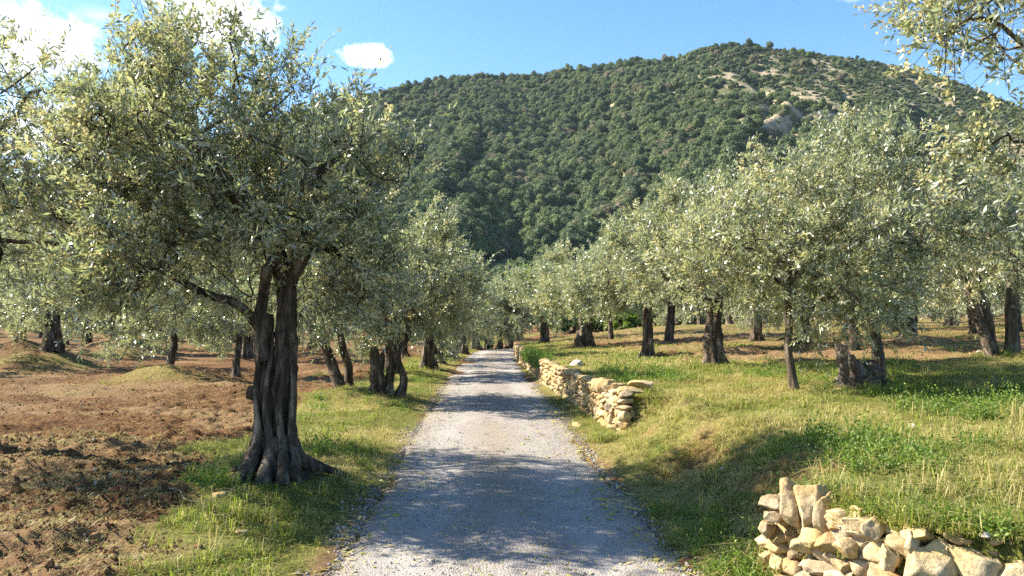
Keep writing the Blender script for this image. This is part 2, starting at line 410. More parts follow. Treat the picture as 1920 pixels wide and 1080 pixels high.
def grass_mask(x, y):
    u = x - road_x(y); n = fbm(x * .9, y * .9, None, 4, 77); n2 = fbm(x * .25, y * .25, None, 3, 78)
    vw = np.interp(y, [4, 6.2, 8, 10, 16, 30, 60], [2.2, 2.6, 3.0, 3.5, 3.8, 3.5, 3.5]) + .35 * n + .2 * n2           # verge width
    gl = sstep(-.25, .25, vw + u)
    for mx_, my_, mh, mr in MOUNDS:
        if mx_ < -3.4: gl = np.maximum(gl, .8 * np.exp(-((x - mx_) ** 2 + (y - my_ + .5) ** 2) / mr ** 2) * sstep(-.2, .3, n + .1))
    gl = np.maximum(gl, .6 * sstep(.55, .8, n2 + .25 * n) * sstep(14, 20, y))
    strip = sstep(.05, .35, vn(x * .07 + 3, (y + .12 * x) * .42, None, 91) + .25 * n)
    soil_r = sstep(13.2, 15.5, y - .25 * (x - 6) + 1.2 * n2) * sstep(3.6, 6, x + .15 * (y - 20) + n)
    gr_ = 1 - soil_r * (.62 + .38 * strip)
    g = np.where(u < 0, gl, gr_)
    edge = sstep(1.18, 1.45, np.abs(u) + .1 * n)
    g = g * edge
    # bare earth on the steep part of the bank
    bank = (1 - walled(y)) * sstep(wall_x(y) + .0, wall_x(y) + .25, x) * (1 - sstep(wall_x(y) + .75, wall_x(y) + 1.1, x))
    g = g * (1 - .62 * bank * sstep(-.25, .25, fbm(x * 1.3, y * 1.3, None, 3, 55)))
    return np.clip(g, 0, 1)
def dry_mask(x, y):
    n = fbm(x * .55 + 9, y * .55, None, 4, 61)
    d = sstep(-.25, .55, n)
    u = x - road_x(y)
    d = np.maximum(d, .8 * (1 - sstep(1.3, 1.9, np.abs(u))) * sstep(-.3, .3, n + .2))
    return np.clip(d, 0, 1)

def on_ground(px, py):
    """where the photo's pixel meets the ground"""
    d = pix_dir(px, py); tt = np.geomspace(2.5, 400, 4000)
    P = np.array([0, 0, CAM_H]) + d * tt[:, None]
    below = P[:, 2] < base_h(P[:, 0], P[:, 1])
    i = int(np.argmax(below)) if below.any() else len(tt) - 1
    return P[i, 0], P[i, 1]

# ------------------------------------------------------------------ ground sheet and road
def spaced(a, b, step, far, grow=1.07):
    v = list(np.arange(a, b, step)); s = step
    while v[-1] < far: s *= grow; v.append(v[-1] + s)
    return np.array(v)
# trees standing on heaped-up earth: photo pixel of the base, heap height, heap radius
HEAPS = [(85, 690, .68, 1.7), (40, 668, .75, 1.8), (318, 712, .42, 1.4), (215, 668, .6, 2.0), (250, 668, .4, 1.6), (700, 748, .12, 1.3), (640, 748, .14, 1.1), (805, 695, .16, 1.5), (845, 678, .12, 1.6),
         (515, 905, .10, .9), (1345, 690, .10, .8), (1095, 650, .16, 1.3), (1705, 640, .2, 1.2)]
for hx, hy, hh_, hr_ in HEAPS:
    X, Y = on_ground(hx, hy); MOUNDS.append((X, Y, hh_, hr_))
def build_ground():
    xr = spaced(-.02, 5.5, .034, 420); xl = -spaced(.02, 6.0, .045, 420)[::-1]
    X1 = np.concatenate([xl, xr]); Y1 = np.concatenate([[-30, -12, -6, -3], spaced(-1.5, 13, .05, 420, 1.022)])
    X, Y = np.meshgrid(X1, Y1)
    u = X - road_x(Y); Z = height(X, Y)
    g = grass_mask(X, Y); d = dry_mask(X, Y)
    near = np.exp(-np.clip(Y - 6, 0, 200) / 30)
    off = sstep(1.15, 1.5, np.abs(u))
    cl = fbm(X * 6.3, Y * 6.3, None, 4, 3, .62); cl2 = fbm(X * 1.1, Y * 1.4, None, 3, 8)
    Z = Z + off * ((1 - g) * (.052 * np.maximum(cl, -.4) + .07 * cl2) + g * (.012 * cl + .03 * cl2))
    bank = (1 - walled(Y)) * sstep(0, .3, X - wall_x(Y)) * (1 - sstep(1.2, 1.8, X - wall_x(Y)))
    Z = Z + bank * .09 * fbm(X * 2.2, Y * 2.2, None, 4, 44)
    Z = Z - .05 * (1 - sstep(1.0, 1.3, np.abs(u))) * (1 - sstep(60, 75, Y))
    pale = np.clip(sstep(.0, .6, fbm(X * .5, Y * .9, None, 3, 71)) * .8 + .55 * sstep(3, 8, X), 0, 1)
    V = np.stack([X, Y, Z], -1).reshape(-1, 3)
    me = mesh_np('ground', V, grid_faces(*X.shape), [M_GROUND], None, {'grass': ('POINT', g.ravel()), 'dry': ('POINT', d.ravel()), 'pale': ('POINT', pale.ravel())})
    tag(link('ground', me), kind='structure')
build_ground()
def road_z(x, y):
    u = x - road_x(y)
    return -.004 * np.clip(y - 12, 0, 60) + .02 * (1 - np.clip(np.abs(u) / 1.2, 0, 1.2) ** 2) + .25 * 0
def build_road():
    U1 = np.linspace(-1.5, 1.5, 76); Y1 = spaced(-2, 14, .06, 66, 1.02)
    U, Y = np.meshgrid(U1, Y1); c = road_x(Y)
    hw = 1.25 + .13 * fbm(Y * 1.1, np.sign(U) * 5, None, 5, 12, .65)
    X = U + c; a = np.abs(U)
    Z = road_z(X, Y) + .008 * fbm(X * 3, Y * 3, None, 4, 2) + .012 * vn(X * 2.2, Y * .5, None, 4) - .012 * np.exp(-((a - .72) / .25) ** 2)
    Z = Z - .16 * sstep(hw - .05, hw + .2, a)
    far = sstep(44, 66, Y); Z = Z + far * .06
    mid_ = np.exp(-(U / .3) ** 2) * sstep(-.5, .5, vn(X * 2, Y * .8, None, 6) + .2)
    edge = sstep(.95, 1.25, a)
    V = np.stack([X, Y, Z], -1).reshape(-1, 3)
    me = mesh_np('road', V, grid_faces(*X.shape), [M_ROAD], None, {'mid': ('POINT', np.maximum(mid_, edge * .9).ravel()), 'track': ('POINT', (np.exp(-((a - .68) / .24) ** 2) * sstep(-.7, .3, fbm(X * 1.3, Y * .6, None, 3, 29) + .2)).ravel())})
    tag(link('road', me), kind='structure')
build_road()

# ------------------------------------------------------------------ olive trees
def leaf_quads(B, D, Ln, Wd, r, upbias=.0):
    """one folded kite-shaped leaf for each base B, direction D"""
    n = len(B)
    nr = r.normal(size=(n, 3)) * .8 + np.array([0, 0, upbias + .35]); nr = nr - D * (nr * D).sum(1, keepdims=True); nr = norm(nr)
    sd = np.cross(nr, D)
    Lc = Ln[:, None]; Wc = Wd[:, None]
    mid_ = B + D * Lc * .48
    V = np.stack([B, mid_ + sd * Wc * .5 + nr * Wc * .12, B + D * Lc - nr * Lc * .05, mid_ - sd * Wc * .5 + nr * Wc * .12], 1).reshape(-1, 3)
    return V, np.arange(4 * n).reshape(-1, 4)[:, ::-1]

def sprays(B, D, Ln, per, ll, r, width=.26):
    """twigs with pairs of leaves: base, direction, length of each twig"""
    n = len(B); t = (np.arange(per) + .5) / per
    bend = r.normal(size=(n, 3)) * .25; bend[:, 2] -= .12
    t2 = np.clip(t[None, :] + r.uniform(-.5, .5, (n, per)) / per, 0, 1)[..., None]
    P = B[:, None] + D[:, None] * Ln[:, None, None] * t2 + bend[:, None] * Ln[:, None, None] * t2 ** 2
    T = norm(D[:, None] + 2 * bend[:, None] * t2)
    a = norm(np.cross(T, r.normal(size=(n, 1, 3)))); b = np.cross(T, a)
    ph = (np.arange(per) * (np.pi / 2 + .3))[None, :] + r.normal(size=(n, per)) * .4
    sgn = np.cos(ph)[..., None] * a + np.sin(ph)[..., None] * b
    dirs = norm(T * (.55 + .5 * t2) + sgn * .75 + r.normal(size=P.shape) * .18)
    L_ = (ll * r.uniform(.65, 1.2, (n, per)) * (1 - .35 * t2[..., 0])).ravel()
    V, F = leaf_quads(P.reshape(-1, 3), dirs.reshape(-1, 3), L_, L_ * width * r.uniform(.8, 1.2, len(L_)), r)
    tips = P[:, -1]; return V, F, P, tips

def grow(seeds, pts, r, wpath=.45):
    """joins every crown point to the nearest limb: parents of each node"""
    S = len(seeds); P = np.vstack([seeds, pts]); n = len(P)
    par = np.full(n, -1); path = np.full(n, np.inf); best = np.full(n, np.inf); bp = np.full(n, -1)
    done = np.zeros(n, bool)
    for s in range(S): done[s] = True; path[s] = 0
    for s in range(S):
        d = np.linalg.norm(P - P[s], axis=1); m_ = d < best; best[m_] = d[m_]; bp[m_] = s
    order = list(range(S))
    for _ in range(n - S):
        c = np.where(done, np.inf, best); i = int(np.argmin(c)); done[i] = True; par[i] = bp[i]
        path[i] = path[bp[i]] + np.linalg.norm(P[i] - P[bp[i]]); order.append(i)
        d = np.linalg.norm(P - P[i], axis=1) + wpath * path[i] * .35
        d = d + np.where(P[:, 2] < P[i, 2] - .3, .25, 0)
        m_ = d < best; best[m_] = d[m_]; bp[m_] = i
    return P, par, order

def crown_points(lobes, n, r, sep, interior=.22, gap=-.15, gf=1.45):
    wts = np.array([(l[3] * l[4] * l[5]) ** .67 * (l[6] if len(l) > 6 else 1) for l in lobes]); wts /= wts.sum()
    out = []; tries = 0; off = r.uniform(0, 50, 3)
    while len(out) < n and tries < n * 60:
        tries += 1
        l = lobes[r.choice(len(lobes), p=wts)]
        d = norm(r.normal(size=3)); f = r.uniform(.15, .5) if r.random() < interior else r.uniform(.35, 1) ** .45
        f = f * (1 + .22 * float(vn(d[0] * 2.1 + l[0] * 5, d[1] * 2.1, d[2] * 2.1 + l[1] * 5, 9)))
        p = np.array(l[:3]) + d * f * np.array(l[3:6])
        if float(vn(p[0] * gf + off[0], p[1] * gf + off[1], p[2] * gf * 1.1 + off[2], 19)) < gap: continue
        if out and np.min(np.linalg.norm(np.array(out) - p, axis=1)) < sep: continue
        out.append(p)
    return np.array(out)

def olive_meshes(seed, stems, lobes, clusters=120, leaves=30000, ll=.065, sep=.25, spread=.145, shoots=14, blossom=.10, twig_wood=True,
                 per=13, bark=None, extra=None, tip=.0075, limb_n=7, width=.26, droop=.35, twig_len=(.16, .36), roots=1.0, gap=-.12, gf=1.45, tone=.40):
    r = np.random.default_rng(seed)
    wood = MB(); crown = MB()
    seeds = []; seed_r = []
    for st in stems:
        P = smooth_path(st['p'], st.get('k', 8)); s0 = np.linspace(0, 1, len(st['r'])); rad = np.interp(np.linspace(0, 1, len(P)), s0, st['r'])
        ph = r.uniform(0, 6.28, 6); flt = st.get('flute', .10); nfl = st.get('lobes', 5); rootz = st.get('root', .16); rootk = st.get('rootk', .9) * roots
        tw = r.uniform(-1.5, 1.5); z0 = P[0][2]; sd = int(r.integers(1000)); sq = st.get('squash', 0.0)
        def flute(th, s, p, ph=ph, flt=flt, nfl=nfl, rootz=rootz, rootk=rootk, tw=tw, z0=z0, sd=sd, sq=sq):
            h = max(p[2] - z0, 0); e = math.exp(-h / rootz); t2 = th + tw * h
            f = 1 + flt * (np.sin(nfl * t2 + ph[0]) + .6 * np.sin((2 * nfl + 1) * t2 + ph[1])) * (1 - .5 * s)
            f = f + rootk * e * (.55 + .45 * np.sin(nfl * th + ph[2]) + .35 * np.sin((nfl + 2) * th + ph[3]))
            f = f + flt * 1.1 * fbm(np.cos(th) * 1.6 + sd, np.sin(th) * 1.6, np.full_like(th, p[2] * 3.2), 4, sd % 50, .6) + flt * .45 * fbm(np.cos(th) * 5 + sd, np.sin(th) * 5, np.full_like(th, p[2] * 6), 3, sd % 40, .6)
            f = f * (1 + sq * np.cos(2 * th))
            return np.maximum(f, .35)
        add_tube(wood, P, rad, st.get('n', 22), flute)
        if st.get('seed', True): seeds.append(P[-1]); seed_r.append(rad[-1])
    pts = crown_points(lobes, clusters, r, sep, .22, gap, gf)
    P, par, order = grow(np.array(seeds), pts, r)
    n = len(P); S = len(seeds); kids = [[] for _ in range(n)]
    for i in range(S, n): kids[par[i]].append(i)
    rr = np.full(n, tip)
    for i in reversed(order):
        if kids[i]: rr[i] = max(tip, sum(rr[k] ** 2.15 for k in kids[i]) ** (1 / 2.15))
    # chains
    start = []
    for s in range(S):
        for k in kids[s]: start.append((s, k))
    done = 0
    while start:
        a, b = start.pop(); ch = [a, b]; cur = b
        while kids[cur]:
            ks = sorted(kids[cur], key=lambda k: -rr[k]); ch.append(ks[0])
            for k in ks[1:]: start.append((cur, k))
            cur = ks[0]
        Q = P[ch].copy()
        if len(Q) == 2: Q = np.vstack([Q[0], (Q[0] + Q[1]) / 2, Q[1]]); rd = [rr[b] * 1.0, rr[b], rr[b] * .7]
        else: rd = [min(rr[ch[1]] * 1.12, rr[a] if a >= S else seed_r[a] * .95)] + [rr[c] for c in ch[1:]]
        Q[1:-1] += r.normal(size=(len(Q) - 2, 3)) * .035
        SP = smooth_path(Q, 4); SP[1:-1] += r.normal(size=(len(SP) - 2, 3)) * .008
        rad = np.interp(np.linspace(0, 1, len(SP)), np.linspace(0, 1, len(rd)), rd)
        add_tube(wood, SP, rad, limb_n if rad[0] > .03 else 5, None)
    # leafy twigs round every crown point
    zc = np.average([l[2] for l in lobes], weights=[l[3] * l[4] for l in lobes])
    cen = np.array([np.average([l[0] for l in lobes]), np.average([l[1] for l in lobes]), zc - .5])
    leafy = np.array([i for i in range(S, n)])
    dist = np.linalg.norm((P[leafy] - cen), axis=1); wt = .25 + dist / dist.max(); wt *= r.uniform(.35, 1.6, len(wt)); wt /= wt.sum()
    ntw = max(1, leaves // per)
    who = leafy[r.choice(len(leafy), ntw, p=wt)]
    B = P[who] + r.normal(size=(ntw, 3)) * spread
    outw = norm(P[who] - cen)
    low = np.clip((zc - .3 - P[who][:, 2]) / 1.0, 0, 1)[:, None]
    D = norm(outw * .75 + r.normal(size=(ntw, 3)) * .6 + np.array([0, 0, 1.0]) * (.45 - (.45 + droop * 2) * low))
    LnT = r.uniform(*twig_len, ntw)
    V, F, PP, tips = sprays(B, D, LnT, per, ll, r, width)
    clv = r.normal(size=n) * .13                              # light and dark clumps: age of the leaves
    var = np.clip(tone + np.repeat(clv[who] + r.normal(size=ntw) * .14, per) + r.normal(size=ntw * per) * .12, 0, 1)
    crown.add(V, F, var, 0)
    if twig_wood:                                              # the twig itself, a thin strip with two sides
        for off in (np.array([.0022, .0, 0]), np.array([0, .0022, 0])):
            q = np.stack([P[who] - off * 1.6, P[who] + off * 1.6, B + off, B - off], 1).reshape(-1, 3); crown.add(q, np.arange(len(q)).reshape(-1, 4), .3, 2)
            a, b, c = PP[:, 0], PP[:, per // 2], PP[:, -1]
            q = np.stack([B - off, B + off, b + off, b - off], 1).reshape(-1, 3); crown.add(q, np.arange(len(q)).reshape(-1, 4), .3, 2)
            q = np.stack([b - off, b + off, c + off * .6, c - off * .6], 1).reshape(-1, 3); crown.add(q, np.arange(len(q)).reshape(-1, 4), .3, 2)
    # upright young shoots standing out of the top
    if shoots:
        top = leafy[np.argsort(-(P[leafy][:, 2] + .25 * dist))[:max(6, int(len(leafy) * .35))]]
        sw = top[r.integers(len(top), size=shoots)]
        sb = P[sw] + r.normal(size=(shoots, 3)) * .12
        sdir = norm(np.array([0, 0, 1.0]) + .28 * norm(P[sw] - cen) + r.normal(size=(shoots, 3)) * .16)
        sl = r.uniform(.35, .85, shoots)
        V, F, PP, _ = sprays(sb, sdir, sl, 30, ll * 1.0, r, width)
        crown.add(V, F, np.clip(.55 + r.normal(size=len(F)) * .15, 0, 1), 0)
        off = np.array([.003, 0, 0])
        for k in range(0, 30 - 6, 6):
            q = np.stack([PP[:, k] - off, PP[:, k] + off, PP[:, k + 6] + off * .8, PP[:, k + 6] - off * .8], 1).reshape(-1, 3)
            crown.add(q, np.arange(len(q)).reshape(-1, 4), .4, 2)
    if blossom > 0:
        nb = int(ntw * blossom); clb = r.random(n) ** 2.5
        pw = clb[who]; pick = r.choice(ntw, nb, p=pw / pw.sum(), replace=False)
        per_b = 26
        # creamy flower buds in small panicles along the twig
        tt = r.integers(3, per, (nb, per_b)); base = np.take_along_axis(PPall[pick] if False else (B[pick][:, None] + D[pick][:, None] * LnT[pick][:, None, None] * ((tt + .5) / per)[..., None]), np.zeros((nb, per_b, 1), int), 1) if False else (B[pick][:, None] + D[pick][:, None] * LnT[pick][:, None, None] * ((tt + .5) / per)[..., None])
        base = base + r.normal(size=base.shape) * .022
        base = base.reshape(-1, 3); dd = norm(r.normal(size=base.shape)); sz = r.uniform(.5, 1.1, len(base)) * ll * .36
        V, F = leaf_quads(base, dd, sz, sz * .8, r)
        crown.add(V, F, r.random(len(F)), 1)
    if extra: extra(wood, crown, r)
    tm = wood.mesh('trunk', [bark or M_BARK]); cm = crown.mesh('crown', [M_LEAF, M_BLOSSOM, bark or M_BARK], smooth=False)
    return tm, cm

def plant(tm, cm, x, y, label, group=None, rz=0.0, sc=1.0, sink=.04, tilt=(0, 0), name='olive_tree'):
    o = empty(name, (x, y, float(height(x, y)) - sink), rz)
    o.rotation_euler = (tilt[0], tilt[1], rz); o.scale = (sc, sc, sc)
    tag(o, label, 'tree', group)
    link('trunk', tm, o); link('crown', cm, o); return o
G_ROW = 'olive trees along the left side of the road'
G_RIGHT = 'olive trees on the right terrace'
G_LEFT = 'olive trees in the left field'

# 1. the big tree left of the road
def main_extra(wood, crown, r):
    # surface roots spreading from the flare
    for k, a in enumerate(np.linspace(0, 6.28, 9, endpoint=False)):
        a += r.uniform(-.25, .25); l = r.uniform(.45, .75)
        P = np.array([[.10 * math.cos(a), .10 * math.sin(a), .34], [.22 * math.cos(a), .22 * math.sin(a), .17], [.55 * l * math.cos(a + .15), .55 * l * math.sin(a + .15), .05], [l * math.cos(a + .3), l * math.sin(a + .3), -.08]])
        add_tube(wood, smooth_path(P, 5), np.interp(np.linspace(0, 1, 16), [0, .5, 1], [.10, .075, .02]), 8, lambda th, s, p, k=k: 1 + .22 * np.sin(3 * th + k + 5 * s))
    # the cut stub on the left side of the trunk
    add_tube(wood, np.array([[-.13, -.05, .80], [-.20, -.07, .83], [-.255, -.08, .84]]), [.08, .075, .068], 12, lambda th, s, p: 1 + .1 * np.sin(3 * th))
    # ropes of living wood wound up the front
    for (x0, x1, y0, ph) in ((-.10, -.12, -.20, 0), (.0, -.04, -.21, 1), (.10, .07, -.19, 2), (.17, .14, -.12, 3)):
        z = np.linspace(-.05, 1.45, 20); xx = np.interp(z, [0, 1.15], [x0 * 1.7, x1]) + .035 * np.sin(z * 5 + ph); yy = np.interp(z, [0, .3, 1.15], [y0 * 2.2, y0 * .80, y0 * .42])
        add_tube(wood, np.stack([xx, yy, z], 1), np.interp(z, [0, .4, 1.0, 1.45], [.078, .045, .026, .008]), 9, lambda th, s, p, ph=ph: 1 + .15 * np.sin(2 * th + 7 * s + ph))
MX, MY = on_ground(514, 902)
stems = [
    dict(p=[(-.035, 0, -.14), (-.05, 0, .25), (-.072, .0, .60), (-.098, .01, .95), (-.115, .02, 1.30), (-.10, .0, 1.62)], r=[.19, .135, .103, .09, .076, .072], n=60, k=15, flute=.23, lobes=5, rootk=1.9, root=.20),
    dict(p=[(.045, .02, -.14), (.058, .02, .25), (.07, .01, .60), (.08, .0, .95), (.09, .02, 1.35), (.09, .05, 1.75), (.085, .05, 2.05)], r=[.19, .14, .112, .102, .095, .09, .085], n=60, k=15, flute=.22, lobes=6, rootk=1.9, root=.20),
    dict(p=[(-.10, -.03, 1.15), (-.16, -.05, 1.50), (-.10, -.12, 1.80), (-.02, -.25, 2.10)], r=[.075, .065, .055, .05], n=10, k=4, flute=.06, rootk=0),
    dict(p=[(-.12, -.04, 1.45), (-.32, -.22, 1.72), (-.55, -.32, 1.80), (-.85, -.35, 1.95)], r=[.055, .05, .045, .04], n=9, k=4, flute=.06, rootk=0),
    # the two crooked limbs that show against the crown
    dict(p=[(.10, .04, 1.95), (-.08, -.15, 2.45), (-.42, -.30, 2.95), (-.62, -.40, 3.25), (-1.0, -.45, 3.45)], r=[.11, .095, .085, .07, .055], n=12, k=5, flute=.08, rootk=0),
    dict(p=[(.10, .05, 1.95), (.30, -.05, 2.35), (.42, -.15, 2.62), (.36, -.2, 2.95), (.60, -.25, 3.15)], r=[.10, .09, .08, .065, .05], n=12, k=5, flute=.08, rootk=0),
]
lobes = [(-.75, 0, 3.55, 1.15, 1.3, 1.15), (-1.35, -.1, 3.0, 1.05, 1.3, 1.15), (.38, 0, 3.0, .98, 1.3, .85), (-.8, -.45, 2.4, 1.15, 1.0, .65), (.6, .1, 2.3, .78, 1.1, .65), (1.25, -.2, 3.25, .38, .45, .25, .6), (-1.35, -.3, 2.35, .6, .8, .6), (-.2, .8, 2.6, 1.2, 1.0, .9), (-1.0, -.35, 1.95, .85, .6, .42, .8), (.75, .3, 1.95, .55, .6, .4, .7)]
tm, cm = olive_meshes(11, stems, lobes, clusters=290, leaves=46000, ll=.108, sep=.20, spread=.14, shoots=60, droop=.15, gap=-.16, gf=1.9, blossom=.30, extra=main_extra)
plant(tm, cm, MX, MY, 'big gnarled olive with a split fluted trunk and spreading roots beside the gravel road', G_ROW, sink=.02)

# 2. the trees one can tell apart, each with its own trunk
def dome(r, h, w=1.0, lop=(0, 0), z0=0.0, low=0):
    rx, ry = r.uniform(.92, 1.1, 2) * w
    L0 = [(lop[0], lop[1], z0 + .62 * h, 1.65 * rx, 1.65 * ry, .30 * h)]
    for k in range(6):
        a = k * 1.047 + r.uniform(-.3, .3); q = r.uniform(.95, 1.35) * w
        L0.append((lop[0] + q * math.cos(a), lop[1] + q * math.sin(a), z0 + h * r.uniform(.40, .66), r.uniform(.8, 1.1) * w, r.uniform(.8, 1.1) * w, h * r.uniform(.15, .22)))
    L0.append((lop[0] + r.uniform(-.5, .5), lop[1] + r.uniform(-.5, .5), z0 + .82 * h, .9 * w, .9 * w, .16 * h))
    for k in range(low):                                       # boughs hanging almost to the ground
        a = r.uniform(0, 6.28); q = r.uniform(1.2, 1.7) * w; L0.append((lop[0] + q * math.cos(a), lop[1] + q * math.sin(a), h * r.uniform(.24, .34), .7 * w, .7 * w, h * .16))
    return L0
def stem(base, top, r0, r1, wob=.05, n=16, rng_=None, **kw):
    r = rng_; b = np.array(base, float); e = np.array(top, float)
    p = [b + (e - b) * t + (r.normal(size=3) * wob * np.array([1, 1, .3]) if 0 < t < 1 else 0) for t in (0, .2, .45, .7, 1)]
    rr_ = [r0, r0 * .82 + r1 * .18, (r0 + r1) / 2, r1 * 1.05, r1]
    return dict(p=p, r=rr_, n=n, k=6, **kw)
def tree_px(px, py): return on_ground(px, py)
def named(seed, px, py, build, label, group, leaves=42000, ll=.085, clusters=110, bark=None, **kw):
    r = np.random.default_rng(seed); stems, lobes = build(r)
    tm, cm = olive_meshes(seed, stems, lobes, clusters=clusters, leaves=leaves, ll=ll, bark=bark, tone={G_RIGHT: .55}.get(group, .42) + .09 * math.sin(seed * 2.3), **kw)  # leaf colour raised for right-terrace trees: painted-in sunlight, plus blossom; slight variation per tree
    x, y = tree_px(px, py); return plant(tm, cm, x, y, label, group)
def thick(r, h=4.7, w=1.0, r0=.22, fork=1.45, lean=(0, 0), flute=.15):
    a = r.uniform(0, 6.28)
    s = [stem((-.05 * r0 / .2, 0, -.06), (-.12 * r0 / .2 + lean[0], .03 + lean[1], fork), r0, r0 * .58, .03, 24, r, flute=flute, rootk=1.5, root=.2),
         stem((.07 * r0 / .2, .02, -.06), (.13 * r0 / .2 + lean[0], -.02 + lean[1], fork * 1.12), r0 * .9, r0 * .5, .03, 24, r, flute=flute, rootk=1.5, root=.2)]
    return s, dome(r, h, w, lean)
def slim(r, h=4.7, w=1.0, r0=.11, lean=(0, 0), fork=1.7):
    return [stem((0, 0, -.05), (lean[0], lean[1], fork), r0, r0 * .72, .03, 16, r, flute=.06, rootk=.9, root=.10)], dome(r, h, w, lean)

# left: three stems and a broken hollow stub growing from one heap
def b_multi(r):
    s = [stem((.05, 0, -.05), (.10, .1, 1.9), .10, .07, .05, 16, r, flute=.08, rootk=.7, root=.12),
         stem((.30, .05, -.05), (.42, .1, 1.75), .085, .06, .06, 16, r, flute=.09, rootk=.9, root=.12),
         dict(p=[(-.16, 0, -.05), (-.17, .0, .35), (-.19, .02, .65), (-.24, .02, .98)], r=[.15, .125, .115, .085], n=18, k=6, flute=.28, lobes=3, seed=False, rootk=.4),
         dict(p=[(-.10, .1, .5), (-.08, .1, .75), (-.06, .1, .95)], r=[.07, .055, .02], n=10, k=4, flute=.2, seed=False, rootk=0)]
    return s, dome(r, 4.0, .93, (.25, .1))
named(21, 722, 750, b_multi, 'olive with two slender stems beside a broken hollow stub on a grassy heap', G_ROW, 30000, .115, 170, blossom=.12, shoots=26)
def b_lean(r):
    s = [stem((.0, 0, -.05), (-.62, .1, 1.25), .135, .10, .02, 16, r, flute=.07, rootk=.4),
         stem((.06, .35, -.05), (-.22, .35, 1.35), .10, .08, .02, 14, r, flute=.07, rootk=.4)]
    return s, dome(r, 4.0, .82, (-.7, .3))
named(22, 648, 742, b_lean, 'olive whose two dark stems lean left over the ploughed soil', G_ROW, 23000, .115, 140, shoots=18)
named(23, 803, 697, lambda r: thick(r, 4.6, 1.0, .18, 1.6), 'stout dark olive with twin fused trunks and a root lump toward the road', G_ROW, 20000, .145, 130, twig_wood=False)

# right terrace
named(31, 1490, 732, lambda r: slim(r, 3.6, .90, .066, (-.10, .05), 1.6), 'slim olive with one straight pale trunk standing alone on the green grass', G_RIGHT, 25000, .12, 170, bark=M_BARK_PALE, blossom=.14, shoots=26)
named(32, 1652, 712, lambda r: (slim(r, 4.0, 1.0, .096, (-.22, .05), 1.9)[0], dome(r, 3.9, 1.0, (-.22, .05), .42)), 'olive with a pale leaning trunk growing right behind the hollow stump', G_RIGHT, 27000, .12, 180, bark=M_BARK_PALE, blossom=.16, shoots=30)
named(33, 1342, 690, lambda r: thick(r, 4.0, 1.0, .15, 1.35, flute=.2), 'thick olive with a deeply split dark trunk and roots running to the right', G_RIGHT, 27000, .128, 170, shoots=24)
def b_trio(r):
    s = [stem((-.12, 0, -.05), (-.62, .1, 1.75), .11, .085, .03, 16, r, flute=.06, rootk=.8), stem((.05, .1, -.05), (-.30, .2, 1.9), .095, .075, .04, 16, r, flute=.06, rootk=.8),
         stem((.22, 0, -.05), (.42, .1, 1.8), .14, .10, .03, 18, r, flute=.08, rootk=.9)]
    return s, dome(r, 4.3, 1.05, (0, .1))
named(34, 1872, 670, b_trio, 'olive with three smooth stems spreading in a fan at the right edge', G_RIGHT, 27000, .122, 170, bark=M_BARK_PALE, blossom=.16, shoots=24)
named(35, 1215, 667, lambda r: thick(r, 4.0, .95, .13, 1.4), 'olive with a short fluted trunk standing in green grass above the stone wall', G_RIGHT, 25000, .13, 140, blossom=.12)
named(36, 1097, 652, lambda r: thick(r, 4.1, 1.1, .24, 1.6, flute=.2), 'massive old olive with a wide hollow trunk and flaring roots near the wall', G_RIGHT, 30000, .15, 150, twig_wood=False, blossom=.12)
named(37, 1597, 656, lambda r: slim(r, 4.1, 1.0, .18, (.05, .1), 1.6), 'olive with one thick upright rough trunk behind the stump', G_RIGHT, 24000, .135, 130, twig_wood=False, blossom=.14)

# close to the camera and only partly in the picture
r = np.random.default_rng(41)
tm, cm = olive_meshes(41, [stem((0, 0, -.05), (-.15, 0, 1.5), .2, .14, .03, 16, r), stem((.0, 0, 1.2), (-1.2, -.2, 2.6), .09, .06, .05, 8, r, rootk=0)],
    [(-2.3, -.1, 3.3, .60, .8, .38), (-2.08, -.1, 2.35, .22, .6, .5), (-1.95, 0, 2.85, .26, .7, .35), (-1.5, 0, 2.5, .4, .9, .9), (-.7, 0, 3.0, 1.0, 1.3, 1.0), (0, 0, 3.2, 1.4, 1.4, 1.1), (.6, 0, 2.6, 1.2, 1.3, 1.0)],
    clusters=150, leaves=36000, ll=.098, sep=.22, spread=.14, gap=-.3, shoots=16, blossom=.34)
plant(tm, cm, 5.55, 5.3, 'olive close by on the right whose blossoming branches hang into the top corner', G_RIGHT)
r = np.random.default_rng(42)
st_, lb_ = thick(r, 5.0, 1.22, .22, 1.7); lb_ = [(q[0], q[1], q[2] + .65, *q[3:]) for q in lb_]
tm, cm = olive_meshes(42, st_, lb_, clusters=210, leaves=31000, ll=.108, droop=.1, gap=-.02, gf=1.9, shoots=50, blossom=.18, sep=.23, spread=.155)
plant(tm, cm, -6.75, 9.5, 'tall olive at the left edge with silvery branches against the bright clouds', G_LEFT)
MESH_EDGE = (tm, cm)

